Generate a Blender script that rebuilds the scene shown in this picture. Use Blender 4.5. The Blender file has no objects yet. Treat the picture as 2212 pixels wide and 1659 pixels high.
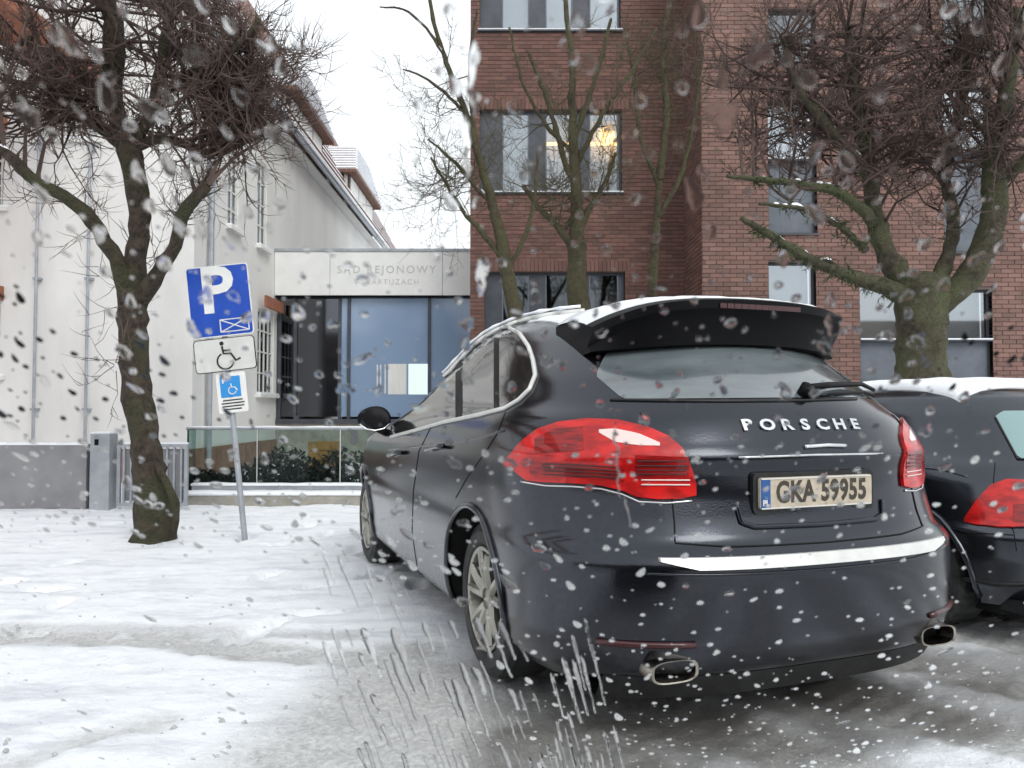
import bpy, bmesh, math, random
import numpy as np
from mathutils import Vector, Matrix, noise
from mathutils.bvhtree import BVHTree

rng = random.Random(7)
nr = np.random.RandomState(11)
SC = bpy.context.scene
COL = SC.collection

# ------------------------------------------------------------------ camera
F_PX, W_PX, H_PX = 1700.0, 2212.0, 1659.0      # focal length and picture size used for measuring
EYE = 1.20
PITCH = math.radians(1.93)
cam_data = bpy.data.cameras.new('camera')
cam_data.sensor_width = 36.0
cam_data.lens = F_PX / W_PX * 36.0
cam_data.clip_start = 0.01
cam_data.clip_end = 1500.0
cam_data.dof.use_dof = True
cam_data.dof.focus_distance = 3.2
cam_data.dof.aperture_fstop = 10.0
cam = bpy.data.objects.new('camera', cam_data)
COL.objects.link(cam)
cam.location = (0, 0, EYE)
cam.rotation_euler = (math.radians(90) + PITCH, 0, 0)
SC.camera = cam

# ------------------------------------------------------------------ sky, sun, exposure
SUN_EL, SUN_AZ = math.radians(38), math.radians(150)   # the light comes from behind and right of the viewer
world = bpy.data.worlds.new('World')
SC.world = world
world.use_nodes = True
wn = world.node_tree.nodes; wl = world.node_tree.links
wn.clear()
w_out = wn.new('ShaderNodeOutputWorld'); w_bg = wn.new('ShaderNodeBackground')
w_sky = wn.new('ShaderNodeTexSky'); w_sky.sky_type = 'NISHITA'; w_sky.sun_disc = False
w_sky.sun_elevation = SUN_EL; w_sky.sun_rotation = SUN_AZ
w_sky.air_density = 1.0; w_sky.dust_density = 6.0; w_sky.ozone_density = 1.0
w_hsv = wn.new('ShaderNodeHueSaturation'); w_hsv.inputs['Saturation'].default_value = 0.12
w_mix = wn.new('ShaderNodeMixRGB'); w_mix.inputs[0].default_value = 0.7
w_mix.inputs[2].default_value = (9.3, 9.7, 10.1, 1)       # the even layer of cloud
wl.new(w_sky.outputs[0], w_hsv.inputs['Color']); wl.new(w_hsv.outputs[0], w_mix.inputs[1])
wl.new(w_mix.outputs[0], w_bg.inputs[0]); w_bg.inputs[1].default_value = 0.12
wl.new(w_bg.outputs[0], w_out.inputs[0])
sun_d = bpy.data.lights.new('sun', 'SUN'); sun_d.energy = 0.7; sun_d.angle = math.radians(25); sun_d.color = (1, .97, .93)
sun = bpy.data.objects.new('sun', sun_d); COL.objects.link(sun)
sun.rotation_euler = (math.radians(90) - SUN_EL, 0, math.radians(30))
SC.view_settings.view_transform = 'Standard'
SC.view_settings.look = 'None'
SC.view_settings.exposure = 0.38
SC.view_settings.gamma = 1.0
SC.view_settings.use_curve_mapping = False
SC.render.engine = 'CYCLES'
SC.cycles.max_bounces = 10
SC.cycles.transparent_max_bounces = 24
SC.cycles.transmission_bounces = 8
SC.cycles.use_denoising = True

# ------------------------------------------------------------------ helpers
def ray(px, py):
    u = (px - W_PX / 2) / F_PX; v = (H_PX / 2 - py) / F_PX
    c, s = math.cos(PITCH), math.sin(PITCH)
    return Vector((u, c - v * s, s + v * c))
def at(px, py, d):
    """the point at depth d (metres ahead) seen at px, py of the measured picture"""
    r = ray(px, py); r = r * (d / r.y)
    return Vector((r.x, r.y, r.z + EYE))
def gnd(px, py, z=0.0):
    r = ray(px, py); t = (z - EYE) / r.z
    return Vector((r.x * t, r.y * t, z))

def mesh(name, V, Fc, mat=None, parent=None, smooth=False, loc=None):
    me = bpy.data.meshes.new(name)
    me.from_pydata([tuple(v) for v in V], [], [tuple(f) for f in Fc])
    me.update()
    if smooth: me.polygons.foreach_set('use_smooth', [True] * len(me.polygons))
    return link(name, me, mat, parent, loc)
def link(name, me, mat=None, parent=None, loc=None):
    o = bpy.data.objects.new(name, me); COL.objects.link(o)
    if mat is not None and not me.materials: me.materials.append(mat)
    if parent is not None: o.parent = parent
    if loc is not None: o.location = loc
    return o
def empty(name, loc=(0, 0, 0), rz=0.0):
    o = bpy.data.objects.new(name, None); COL.objects.link(o)
    o.location = loc; o.rotation_euler = (0, 0, rz); o.empty_display_size = .1
    return o
def tag(o, label=None, cat=None, group=None, kind=None):
    if label: o['label'] = label
    if cat: o['category'] = cat
    if group: o['group'] = group
    if kind: o['kind'] = kind
    return o
def fix_normals(o):
    bm = bmesh.new(); bm.from_mesh(o.data)
    bmesh.ops.recalc_face_normals(bm, faces=bm.faces[:]); bm.to_mesh(o.data); bm.free()
    return o

class MB:
    """collects shapes, builds one mesh object"""
    def __init__(s): s.V = []; s.F = []
    def add(s, V, Fc):
        n = len(s.V); s.V.extend(V); s.F.extend([[i + n for i in f] for f in Fc]); return s
    def box(s, x0, x1, y0, y1, z0, z1, m=None):
        V = [Vector((x, y, z)) for z in (z0, z1) for y in (y0, y1) for x in (x0, x1)]
        if m: V = [m @ v for v in V]
        return s.add(V, [(0, 2, 3, 1), (4, 5, 7, 6), (0, 1, 5, 4), (2, 6, 7, 3), (0, 4, 6, 2), (1, 3, 7, 5)])
    def tube(s, pts, rad, n=6, cap=True):
        pts = [Vector(p) for p in pts]; k = len(pts)
        if not hasattr(rad, '__len__'): rad = [rad] * k
        base = len(s.V); up = None
        for i in range(k):
            t = (pts[min(i + 1, k - 1)] - pts[max(i - 1, 0)])
            if t.length < 1e-9: t = Vector((0, 0, 1))
            t.normalize()
            if up is None:
                up = Vector((1, 0, 0)) if abs(t.x) < .8 else Vector((0, 1, 0))
            a = (up - t * up.dot(t)); a.normalize(); up = a; b = t.cross(a)
            for j in range(n):
                q = 2 * math.pi * j / n
                s.V.append(pts[i] + (a * math.cos(q) + b * math.sin(q)) * rad[i])
        for i in range(k - 1):
            for j in range(n):
                j2 = (j + 1) % n
                s.F.append([base + i * n + j, base + i * n + j2, base + (i + 1) * n + j2, base + (i + 1) * n + j])
        if cap and n > 2:
            s.F.append([base + j for j in range(n)][::-1]); s.F.append([base + (k - 1) * n + j for j in range(n)])
        return s
    def prism(s, poly, y0, y1, m=None):
        """polygon in x,z pulled from y0 to y1"""
        n = len(poly)
        V = [Vector((p[0], y0, p[1])) for p in poly] + [Vector((p[0], y1, p[1])) for p in poly]
        if m: V = [m @ v for v in V]
        Fc = [list(range(n)), list(range(2 * n - 1, n - 1, -1))] + [[i, n + i, n + (i + 1) % n, (i + 1) % n] for i in range(n)]
        return s.add(V, Fc)
    def build(s, name, mat=None, parent=None, smooth=False, loc=None):
        return mesh(name, s.V, s.F, mat, parent, smooth, loc)
def box(name, x0, x1, y0, y1, z0, z1, mat, parent=None, bev=0.0):
    o = MB().box(x0, x1, y0, y1, z0, z1).build(name, mat, parent)
    if bev:
        bm = bmesh.new(); bm.from_mesh(o.data)
        bmesh.ops.bevel(bm, geom=bm.edges[:], offset=bev, segments=2, affect='EDGES', profile=.6)
        bm.to_mesh(o.data); bm.free()
    return o
def text_mesh(body, size, depth=0.0, bold=0.0, spacing=1.0):
    cu = bpy.data.curves.new('text', 'FONT'); cu.body = body; cu.size = size; cu.extrude = depth; cu.offset = bold
    cu.space_character = spacing; cu.align_x = 'CENTER'; cu.align_y = 'CENTER'; cu.resolution_u = 3
    o = bpy.data.objects.new('text', cu); COL.objects.link(o)
    dg = bpy.context.evaluated_depsgraph_get()
    me = bpy.data.meshes.new_from_object(o.evaluated_get(dg))
    bpy.data.objects.remove(o)
    return me

# ------------------------------------------------------------------ materials
def N(nt, t, **kw):
    n = nt.nodes.new('ShaderNode' + t)
    for k, v in kw.items():
        if k in n.inputs.keys(): n.inputs[k].default_value = v
        else: setattr(n, k, v)
    return n
def principled(name, col=(.5, .5, .5), rough=.6, metal=0.0, spec=.5, coat=0.0, coat_rough=.05, trans=0.0, ior=1.45):
    m = bpy.data.materials.new(name); m.use_nodes = True
    b = m.node_tree.nodes['Principled BSDF']
    b.inputs['Base Color'].default_value = (*col, 1); b.inputs['Roughness'].default_value = rough
    b.inputs['Metallic'].default_value = metal; b.inputs['Specular IOR Level'].default_value = spec
    b.inputs['Coat Weight'].default_value = coat; b.inputs['Coat Roughness'].default_value = coat_rough
    b.inputs['Transmission Weight'].default_value = trans; b.inputs['IOR'].default_value = ior
    return m, m.node_tree, b
def noisy(name, c1, c2, scale=6.0, rough=.7, detail=6, lo=.35, hi=.65, bump=0.0, bscale=40, stretch=None, **kw):
    m, nt, b = principled(name, c1, rough, **kw)
    tc = N(nt, 'TexCoord'); src = tc.outputs['Object']
    if stretch:
        mp = N(nt, 'Mapping'); mp.inputs['Scale'].default_value = stretch; nt.links.new(src, mp.inputs[0]); src = mp.outputs[0]
    no = N(nt, 'TexNoise', Scale=scale, Detail=detail, Roughness=.6); nt.links.new(src, no.inputs['Vector'])
    cr = N(nt, 'ValToRGB'); cr.color_ramp.elements[0].position = lo; cr.color_ramp.elements[1].position = hi
    cr.color_ramp.elements[0].color = (*c1, 1); cr.color_ramp.elements[1].color = (*c2, 1)
    nt.links.new(no.outputs['Fac'], cr.inputs[0]); nt.links.new(cr.outputs[0], b.inputs['Base Color'])
    if bump:
        n2 = N(nt, 'TexNoise', Scale=bscale, Detail=5); nt.links.new(src, n2.inputs['Vector'])
        bp = N(nt, 'Bump', Strength=bump, Distance=.02); nt.links.new(n2.outputs['Fac'], bp.inputs['Height'])
        nt.links.new(bp.outputs[0], b.inputs['Normal'])
    return m
def emitter(name, col, s):
    m = bpy.data.materials.new(name); m.use_nodes = True; nt = m.node_tree; nt.nodes.clear()
    e = N(nt, 'Emission'); e.inputs[0].default_value = (*col, 1); e.inputs[1].default_value = s
    o = N(nt, 'OutputMaterial'); nt.links.new(e.outputs[0], o.inputs[0]); return m
def glazing(name, tint, gloss, mix, rough=.02):
    """window glass: part mirror, part clear"""
    m = bpy.data.materials.new(name); m.use_nodes = True; nt = m.node_tree; nt.nodes.clear()
    t = N(nt, 'BsdfTransparent'); t.inputs[0].default_value = (*tint, 1)
    g = N(nt, 'BsdfGlossy'); g.inputs['Color'].default_value = (*gloss, 1); g.inputs['Roughness'].default_value = rough
    lw = N(nt, 'LayerWeight', Blend=.25)
    ad = N(nt, 'Math', operation='ADD', use_clamp=True); ad.inputs[1].default_value = mix
    mx = N(nt, 'MixShader'); o = N(nt, 'OutputMaterial')
    nt.links.new(lw.outputs['Fresnel'], ad.inputs[0]); nt.links.new(ad.outputs[0], mx.inputs[0])
    nt.links.new(t.outputs[0], mx.inputs[1]); nt.links.new(g.outputs[0], mx.inputs[2]); nt.links.new(mx.outputs[0], o.inputs[0])
    return m

M = {}
M['snow'] = noisy('snow', (.80, .83, .87), (.88, .89, .91), 5, .6, bump=.5, bscale=9)
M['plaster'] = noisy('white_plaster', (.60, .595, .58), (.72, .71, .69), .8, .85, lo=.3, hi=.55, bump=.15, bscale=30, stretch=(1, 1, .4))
M['plaster_side'] = noisy('lightened_weathered_plaster', (.66, .65, .62), (.76, .75, .72), .9, .85, lo=.3, hi=.6, bump=.2, bscale=20, stretch=(1, .5, .35))  # weathered plaster, colour lightened to offset the shade on the side wall
M['plinth'] = noisy('brown_plinth', (.20, .11, .08), (.34, .20, .15), 7, .8)
M['lintel'] = noisy('orange_brick_lintel', (.26, .095, .055), (.34, .14, .085), 12, .8)
M['white_frame'] = noisy('white_window_frame', (.66, .66, .62), (.74, .73, .70), 9, .5)
M['dark_glass'] = glazing('old_window_glass', (.12, .13, .14), (.8, .85, .9), .12)
M['stone'] = noisy('stone_fascia', (.70, .70, .68), (.78, .78, .76), 2.0, .8, bump=.1)
M['engraved'] = principled('engraved_lettering', (.50, .50, .485), .8)[0]
M['anthracite'] = noisy('anthracite_metal', (.045, .05, .06), (.07, .075, .09), 3, .45)
M['slate'] = noisy('slate_grey_panel', (.10, .115, .14), (.13, .145, .17), 4, .5)
M['fence_grey'] = noisy('grey_fence_panel', (.20, .20, .21), (.26, .26, .27), 3, .6)
M['steel'] = noisy('galvanised_steel', (.30, .32, .35), (.42, .44, .47), 5, .5, metal=.35)
M['concrete'] = noisy('damp_concrete', (.26, .25, .21), (.38, .36, .32), 6, .85, bump=.2)
M['tile'] = noisy('clay_roof_tile', (.14, .075, .058), (.25, .14, .105), 9, .8)
M['tile_dark'] = noisy('dark_weathered_wood', (.05, .035, .03), (.10, .07, .06), 9, .8)
M['sky_blue_glass'] = principled('sky_painted_curtain_wall_glass', (.23, .32, .46), .10, spec=.6, coat=.8)[0]  # pale blue base colour stands in for the reflected sky
M['grey_glass'] = glazing('dark_curtain_wall_glass', (.10, .11, .12), (.32, .33, .36), .30, .06)
M['office_glass'] = glazing('office_window_glass', (.75, .78, .8), (.75, .8, .85), .22, .03)
M['dim_glass'] = glazing('dim_window_glass', (.16, .18, .2), (.5, .55, .6), .16, .04)
M['rail_glass'] = glazing('balustrade_glass', (.72, .80, .78), (.4, .43, .43), .0, .05)
M['interior'] = noisy('interior_plaster', (.42, .42, .40), (.55, .54, .50), 1.5, .9)
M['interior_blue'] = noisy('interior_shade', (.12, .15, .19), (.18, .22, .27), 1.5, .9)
M['cream'] = noisy('cream_blind', (.62, .50, .38), (.70, .60, .48), 1.5, .9)
M['white_blind'] = noisy('white_blind', (.66, .66, .64), (.74, .74, .72), 2, .9)
M['lamp_warm'] = emitter('warm_lamp', (1, .50, .12), 6.5)
M['glow_window'] = emitter('daylight_glow', (.85, 1, .95), .8)  # glows in place of daylight seen through an inner window
M['soil'] = noisy('dark_planting', (.016, .018, .017), (.038, .040, .037), 12, .9)

# bricks: a colour of their own each
def brick_mat(name, c1, c2, c3):
    m, nt, b = principled(name, c1, .85)
    ge = N(nt, 'NewGeometry'); oi = N(nt, 'ObjectInfo')
    ad = N(nt, 'Math', operation='ADD'); fr = N(nt, 'Math', operation='FRACT')
    nt.links.new(ge.outputs['Random Per Island'], ad.inputs[0]); nt.links.new(oi.outputs['Random'], ad.inputs[1]); nt.links.new(ad.outputs[0], fr.inputs[0])
    cr = N(nt, 'ValToRGB'); e = cr.color_ramp.elements
    e[0].color = (*c1, 1); e[1].color = (*c3, 1); x = e.new(.5); x.color = (*c2, 1)
    nt.links.new(fr.outputs[0], cr.inputs[0])
    tc = N(nt, 'TexCoord'); no = N(nt, 'TexNoise', Scale=1.1, Detail=5)
    nt.links.new(ge.outputs['Position'], no.inputs['Vector'])
    mx = N(nt, 'MixRGB', blend_type='MULTIPLY'); mx.inputs[0].default_value = .55
    c2r = N(nt, 'ValToRGB'); c2r.color_ramp.elements[0].position = .3; c2r.color_ramp.elements[1].position = .7
    c2r.color_ramp.elements[0].color = (.62, .60, .58, 1); c2r.color_ramp.elements[1].color = (1.1, 1.1, 1.1, 1)
    nt.links.new(no.outputs['Fac'], c2r.inputs[0]); nt.links.new(cr.outputs[0], mx.inputs[1]); nt.links.new(c2r.outputs[0], mx.inputs[2])
    nt.links.new(mx.outputs[0], b.inputs['Base Color'])
    return m
M['brick'] = brick_mat('red_brown_brick', (.118, .064, .054), (.154, .080, .065), (.195, .101, .082))
M['brick_pale'] = brick_mat('pinkish_brick', (.165, .098, .082), (.205, .118, .098), (.25, .145, .12))
M['mortar'] = noisy('mortar', (.09, .065, .058), (.13, .095, .083), 6, .9)

# bark with moss
def bark(name, dark, light, moss, amount):
    m, nt, b = principled(name, dark, .9)
    ge = N(nt, 'NewGeometry')
    n1 = N(nt, 'TexNoise', Scale=14.0, Detail=8, Roughness=.7); nt.links.new(ge.outputs['Position'], n1.inputs['Vector'])
    n2 = N(nt, 'TexNoise', Scale=2.3, Detail=4); nt.links.new(ge.outputs['Position'], n2.inputs['Vector'])
    c = N(nt, 'ValToRGB'); c.color_ramp.elements[0].position = .35; c.color_ramp.elements[1].position = .68
    c.color_ramp.elements[0].color = (*dark, 1); c.color_ramp.elements[1].color = (*light, 1)
    nt.links.new(n1.outputs['Fac'], c.inputs[0])
    c2 = N(nt, 'ValToRGB'); c2.color_ramp.elements[0].position = 1 - amount - .12; c2.color_ramp.elements[1].position = 1 - amount + .12
    nt.links.new(n2.outputs['Fac'], c2.inputs[0])
    n3 = N(nt, 'TexNoise', Scale=60.0, Detail=6, Roughness=.75); nt.links.new(ge.outputs['Position'], n3.inputs['Vector'])
    c3 = N(nt, 'ValToRGB'); c3.color_ramp.elements[0].position = .36; c3.color_ramp.elements[1].position = .64
    c3.color_ramp.elements[0].color = (*[v * .35 for v in moss], 1); c3.color_ramp.elements[1].color = (*[v * 1.5 for v in moss], 1)
    nt.links.new(n3.outputs['Fac'], c3.inputs[0])
    mx = N(nt, 'MixRGB'); nt.links.new(c3.outputs[0], mx.inputs[2])
    nt.links.new(c2.outputs[0], mx.inputs[0]); nt.links.new(c.outputs[0], mx.inputs[1]); nt.links.new(mx.outputs[0], b.inputs['Base Color'])
    ad = N(nt, 'Math', operation='ADD'); nt.links.new(n1.outputs['Fac'], ad.inputs[0]); nt.links.new(n3.outputs['Fac'], ad.inputs[1])
    bp = N(nt, 'Bump', Strength=1.0, Distance=.03); nt.links.new(ad.outputs[0], bp.inputs['Height']); nt.links.new(bp.outputs[0], b.inputs['Normal'])
    return m
M['bark'] = bark('dark_mossy_bark', (.020, .015, .011), (.12, .09, .065), (.065, .072, .032), .44)
M['bark_green'] = bark('green_mossy_bark', (.035, .030, .020), (.15, .13, .09), (.115, .125, .060), .48)
M['bark_olive'] = bark('olive_bark', (.04, .034, .02), (.12, .10, .06), (.10, .095, .045), .48)
M['twig'] = noisy('dark_twigs', (.038, .025, .021), (.125, .085, .072), 3, .9)
M['twig_olive'] = noisy('olive_twigs', (.05, .042, .025), (.10, .085, .05), 3, .9)
M['moss'] = noisy('moss_sprays', (.035, .048, .022), (.085, .105, .050), 4, .95)

# cars
def paint(name, base, dirt, amount, flake=.2):
    m, nt, b = principled(name, base, .20, metal=flake, spec=.3, coat=.6, coat_rough=.04)
    ge = N(nt, 'TexCoord')
    n1 = N(nt, 'TexNoise', Scale=2.2, Detail=8, Roughness=.62); nt.links.new(ge.outputs['Object'], n1.inputs['Vector'])
    n3 = N(nt, 'TexNoise', Scale=55.0, Detail=4, Roughness=.7); nt.links.new(ge.outputs['Object'], n3.inputs['Vector'])
    sx = N(nt, 'SeparateXYZ'); nt.links.new(ge.outputs['Object'], sx.inputs[0])
    mr = N(nt, 'MapRange'); mr.inputs[1].default_value = .2; mr.inputs[2].default_value = 1.25; mr.inputs[3].default_value = 1.0; mr.inputs[4].default_value = .15
    nt.links.new(sx.outputs['Z'], mr.inputs[0])
    fl = N(nt, 'MapRange'); fl.inputs[1].default_value = .12; fl.inputs[2].default_value = .75; fl.inputs[3].default_value = .38; fl.inputs[4].default_value = 1.0
    nt.links.new(sx.outputs['Y'], fl.inputs[0])
    m0 = N(nt, 'Math', operation='MULTIPLY'); nt.links.new(mr.outputs[0], m0.inputs[0]); nt.links.new(fl.outputs[0], m0.inputs[1])
    m1 = N(nt, 'Math', operation='MULTIPLY'); nt.links.new(n1.outputs['Fac'], m1.inputs[0]); nt.links.new(m0.outputs[0], m1.inputs[1])
    m2 = N(nt, 'Math', operation='MULTIPLY'); nt.links.new(m1.outputs[0], m2.inputs[0]); nt.links.new(n3.outputs['Fac'], m2.inputs[1])
    r = N(nt, 'MapRange'); r.inputs[1].default_value = .05; r.inputs[2].default_value = .42; r.inputs[3].default_value = 0; r.inputs[4].default_value = amount
    nt.links.new(m2.outputs[0], r.inputs[0])
    mx = N(nt, 'MixRGB'); mx.inputs[1].default_value = (*base, 1); mx.inputs[2].default_value = (*dirt, 1)
    nt.links.new(r.outputs[0], mx.inputs[0]); nt.links.new(mx.outputs[0], b.inputs['Base Color'])
    rr = N(nt, 'MapRange'); rr.inputs[1].default_value = 0; rr.inputs[2].default_value = amount; rr.inputs[3].default_value = .04; rr.inputs[4].default_value = .45
    nt.links.new(r.outputs[0], rr.inputs[0]); nt.links.new(rr.outputs[0], b.inputs['Coat Roughness'])
    nb = N(nt, 'TexNoise', Scale=160.0, Detail=2); nt.links.new(ge.outputs['Object'], nb.inputs['Vector'])
    bp = N(nt, 'Bump', Strength=.10, Distance=.003); nt.links.new(nb.outputs['Fac'], bp.inputs['Height']); nt.links.new(bp.outputs[0], b.inputs['Coat Normal']); nt.links.new(bp.outputs[0], b.inputs['Normal'])
    return m
M['paint'] = paint('black_car_paint', (.026, .029, .038), (.20, .20, .21), .42, .88)
M['paint2'] = paint('dark_grey_car_paint', (.045, .050, .062), (.24, .25, .27), .45, .85)
M['black_plastic'] = noisy('black_plastic', (.008, .008, .009), (.018, .018, .019), 20, .45)
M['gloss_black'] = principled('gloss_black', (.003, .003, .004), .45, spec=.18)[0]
M['rubber'] = noisy('wet_tyre_rubber', (.012, .012, .012), (.04, .04, .04), 18, .6)
M['liner'] = principled('wheel_arch_liner', (.006, .006, .006), .9)[0]
M['rim'] = noisy('dirty_silver_rim', (.30, .29, .25), (.46, .45, .40), 9, .38, metal=.75)
M['chrome'] = noisy('dull_chrome', (.62, .63, .64), (.78, .79, .80), 12, .16, metal=1.0)
M['dark_chrome'] = noisy('sooty_chrome', (.20, .18, .15), (.42, .39, .34), 14, .25, metal=1.0)
M['mirror_glass'] = principled('dark_mirror_glass', (.01, .01, .012), .08, spec=.5)[0]
M['trim'] = noisy('bright_satin_trim', (.62, .62, .60), (.74, .74, .71), 10, .35, metal=.25)
M['car_glass'] = principled('tinted_car_glass', (.018, .0175, .016), .12, spec=.7, coat=1.0)[0]
M['rear_glass'] = noisy('wet_rear_glass_sky_tone', (.055, .068, .075), (.16, .19, .20), 2.2, .2, spec=.9, coat=1.0, stretch=(.5, 1, 3))  # sky reflection painted into the base colour of the wet glass
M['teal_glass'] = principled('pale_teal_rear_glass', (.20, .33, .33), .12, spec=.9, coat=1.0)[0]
def red_lens(name, c1, c2, sc):
    m, nt, b = principled(name, c1, .3, spec=.3, coat=.6, coat_rough=.03)
    tc = N(nt, 'TexCoord'); mp = N(nt, 'Mapping'); mp.inputs['Scale'].default_value = (4, 4, sc)
    nt.links.new(tc.outputs['Object'], mp.inputs[0])
    no = N(nt, 'TexNoise', Scale=3.0, Detail=2); nt.links.new(mp.outputs[0], no.inputs['Vector'])
    cr = N(nt, 'ValToRGB'); cr.color_ramp.elements[0].position = .38; cr.color_ramp.elements[1].position = .60
    cr.color_ramp.elements[0].color = (*c1, 1); cr.color_ramp.elements[1].color = (*c2, 1)
    nt.links.new(no.outputs['Fac'], cr.inputs[0]); nt.links.new(cr.outputs[0], b.inputs['Base Color'])
    return m
M['red'] = red_lens('red_tail_light_lens', (.34, .004, .004), (.60, .010, .008), 10)
M['red_dark'] = red_lens('dark_red_lens', (.16, .003, .004), (.34, .006, .006), 30)
M['red_dim'] = principled('dim_red_reflector', (.045, .004, .006), .35, coat=.5)[0]
M['lens_white'] = principled('clear_lens', (.80, .62, .58), .15, coat=1.0)[0]
M['plate'] = noisy('dirty_number_plate', (.42, .36, .27), (.55, .48, .38), 25, .5)
M['plate_blue'] = principled('plate_blue_band', (.02, .09, .28), .4)[0]
M['plate_ink'] = principled('plate_ink', (.05, .04, .03), .6)[0]
M['plate_white'] = principled('plate_white_print', (.7, .7, .68), .5)[0]
M['sign_blue'] = noisy('sign_blue', (.006, .055, .36), (.010, .07, .44), 5, .35)
M['sign_white'] = noisy('sign_white', (.70, .70, .68), (.78, .78, .76), 8, .4)
M['sign_grey'] = noisy('sign_plate_white', (.56, .56, .53), (.64, .64, .61), 8, .45)
M['sign_cyan'] = principled('sign_light_blue', (.03, .26, .62), .4)[0]
M['ink'] = principled('sign_black', (.01, .01, .01), .5)[0]
# the windscreen and the water on it
mw_ = bpy.data.materials.new('windscreen_glass'); mw_.use_nodes = True; nt = mw_.node_tree; nt.nodes.clear()
t_ = N(nt, 'BsdfTransparent'); t_.inputs[0].default_value = (.985, .99, .99, 1); o_ = N(nt, 'OutputMaterial'); nt.links.new(t_.outputs[0], o_.inputs[0])
M['windscreen'] = mw_
mw2 = bpy.data.materials.new('rain_water'); mw2.use_nodes = True; nt = mw2.node_tree; nt.nodes.clear()
g_ = N(nt, 'BsdfGlass', IOR=1.333, Roughness=0.0); o_ = N(nt, 'OutputMaterial'); nt.links.new(g_.outputs[0], o_.inputs[0])
M['water'] = mw2

# ================================================================== GROUND
def smooth(e0, e1, x):
    t = np.clip((x - e0) / (e1 - e0), 0, 1); return t * t * (3 - 2 * t)
def vnoise(x, y, s, seed=0, oct=4):
    """cheap value noise on numpy arrays"""
    out = np.zeros_like(x); amp = 1.0; tot = 0
    for o in range(oct):
        r = np.random.RandomState(seed + o * 17).rand(256, 256)
        fx = x * s; fy = y * s
        ix = np.floor(fx).astype(int); iy = np.floor(fy).astype(int)
        tx = fx - ix; ty = fy - iy; tx = tx * tx * (3 - 2 * tx); ty = ty * ty * (3 - 2 * ty)
        a = r[ix % 256, iy % 256]; b = r[(ix + 1) % 256, iy % 256]; c = r[ix % 256, (iy + 1) % 256]; d = r[(ix + 1) % 256, (iy + 1) % 256]
        out += amp * ((a * (1 - tx) + b * tx) * (1 - ty) + (c * (1 - tx) + d * tx) * ty); tot += amp
        amp *= .5; s *= 2.03
    return out / tot
def seg_dist(x, y, pts):
    """distance to a polyline"""
    best = np.full(x.shape, 1e9)
    for (a, b) in zip(pts[:-1], pts[1:]):
        ax, ay, bx, by = a[0], a[1], b[0], b[1]
        L = (bx - ax) ** 2 + (by - ay) ** 2 + 1e-9
        t = np.clip(((x - ax) * (bx - ax) + (y - ay) * (by - ay)) / L, 0, 1)
        best = np.minimum(best, np.hypot(x - ax - t * (bx - ax), y - ay - t * (by - ay)))
    return best
def G(*pts): return [tuple(gnd(px, py))[:2] for px, py in pts]

gx = np.concatenate([[-400, -150, -60, -30, -18, -13], np.arange(-9.5, -5, .15), np.arange(-5, 6, .035), np.arange(6, 10, .2), [13, 18, 30, 60, 150, 400]])
gy = np.concatenate([[-200, -60, -20, -8, -3, 0, .8], np.arange(1.4, 6, .03), np.arange(6, 10.4, .06), np.arange(10.5, 16, .4), [18, 22, 30, 45, 80, 160, 400, 900]])
X, Y = np.meshgrid(gx, gy)
def slush_mask(X, Y):
    """0 = clean snow, 1 = bare wet slush"""
    wob = (vnoise(X, Y, .9, 3) - .5) * .5
    trackA = 1 - smooth(.03, .26, seg_dist(X, Y + wob * .25, G((-900, 1372), (-100, 1368), (330, 1378), (560, 1405), (760, 1420), (900, 1400))))
    trackA2 = .45 * (1 - smooth(.02, .2, seg_dist(X, Y + wob * .3, G((-800, 1352), (100, 1350), (500, 1362), (760, 1370)))))
    # trodden slush where the wheels ran, in front of the viewer and to the right
    edge = X - (-1.02 - .20 * (3.2 - Y)) + wob * .55
    road = smooth(-.28, .42, edge) * (1 - smooth(3.55, 4.5, Y + wob * .6 - .25 * np.clip(X, 0, 9)))
    road = np.maximum(road, smooth(1.0, 1.6, X + wob) * (1 - smooth(5.6, 6.6, Y)))
    ridg = .5 + .5 * np.sin((X * .74 + Y * .67 + wob * .5) * 9.0)
    ridg = smooth(.25, .85, ridg) * smooth(.15, .9, X)
    road = road * (.72 - .5 * ridg + .35 * (vnoise(X, Y, 4.5, 9) - .5))
    tr3 = .55 * (1 - smooth(.02, .22, seg_dist(X, Y + wob * .2, G((-900, 1690), (40, 1640), (330, 1560)))))
    fine = (vnoise(X, Y, 9, 21, 5) - .5)
    m = np.maximum.reduce([trackA * (.80 + 1.6 * fine), trackA2 + fine * .5 * trackA2, road + fine * .35 * road, tr3 * (.6 + 1.5 * fine)])
    return np.clip(m, 0, 1)
S_ = slush_mask(X, Y)
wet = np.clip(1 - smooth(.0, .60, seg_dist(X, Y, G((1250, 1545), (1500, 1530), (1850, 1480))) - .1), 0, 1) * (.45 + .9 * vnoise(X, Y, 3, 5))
wet = np.maximum(wet, (1 - smooth(.2, .5, seg_dist(X, Y, [(.15, 2.85), (1.1, 3.05), (2.1, 3.4)]))) * (.55 + .6 * vnoise(X, Y, 4, 15)))  # wet slush, with the shade under the SUV's rear painted in
wet = np.maximum(wet, .8 * (1 - smooth(.1, .5, seg_dist(X, Y, G((1900, 1420), (2400, 1440))))))  # ground darkened below the hatchback too
treadA = .5 + .5 * np.sin((X * .98 + Y * .15) * 62 + 2.5 * np.abs(((Y * 9) % 1) - .5))
treadB = .5 + .5 * np.sin((X * .67 - Y * .74) * 55 + 3.0 * np.abs(((X * .74 + Y * .67) * 6 % 1) - .5))
foot = np.zeros_like(X); fr_ = np.random.RandomState(5)
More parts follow.
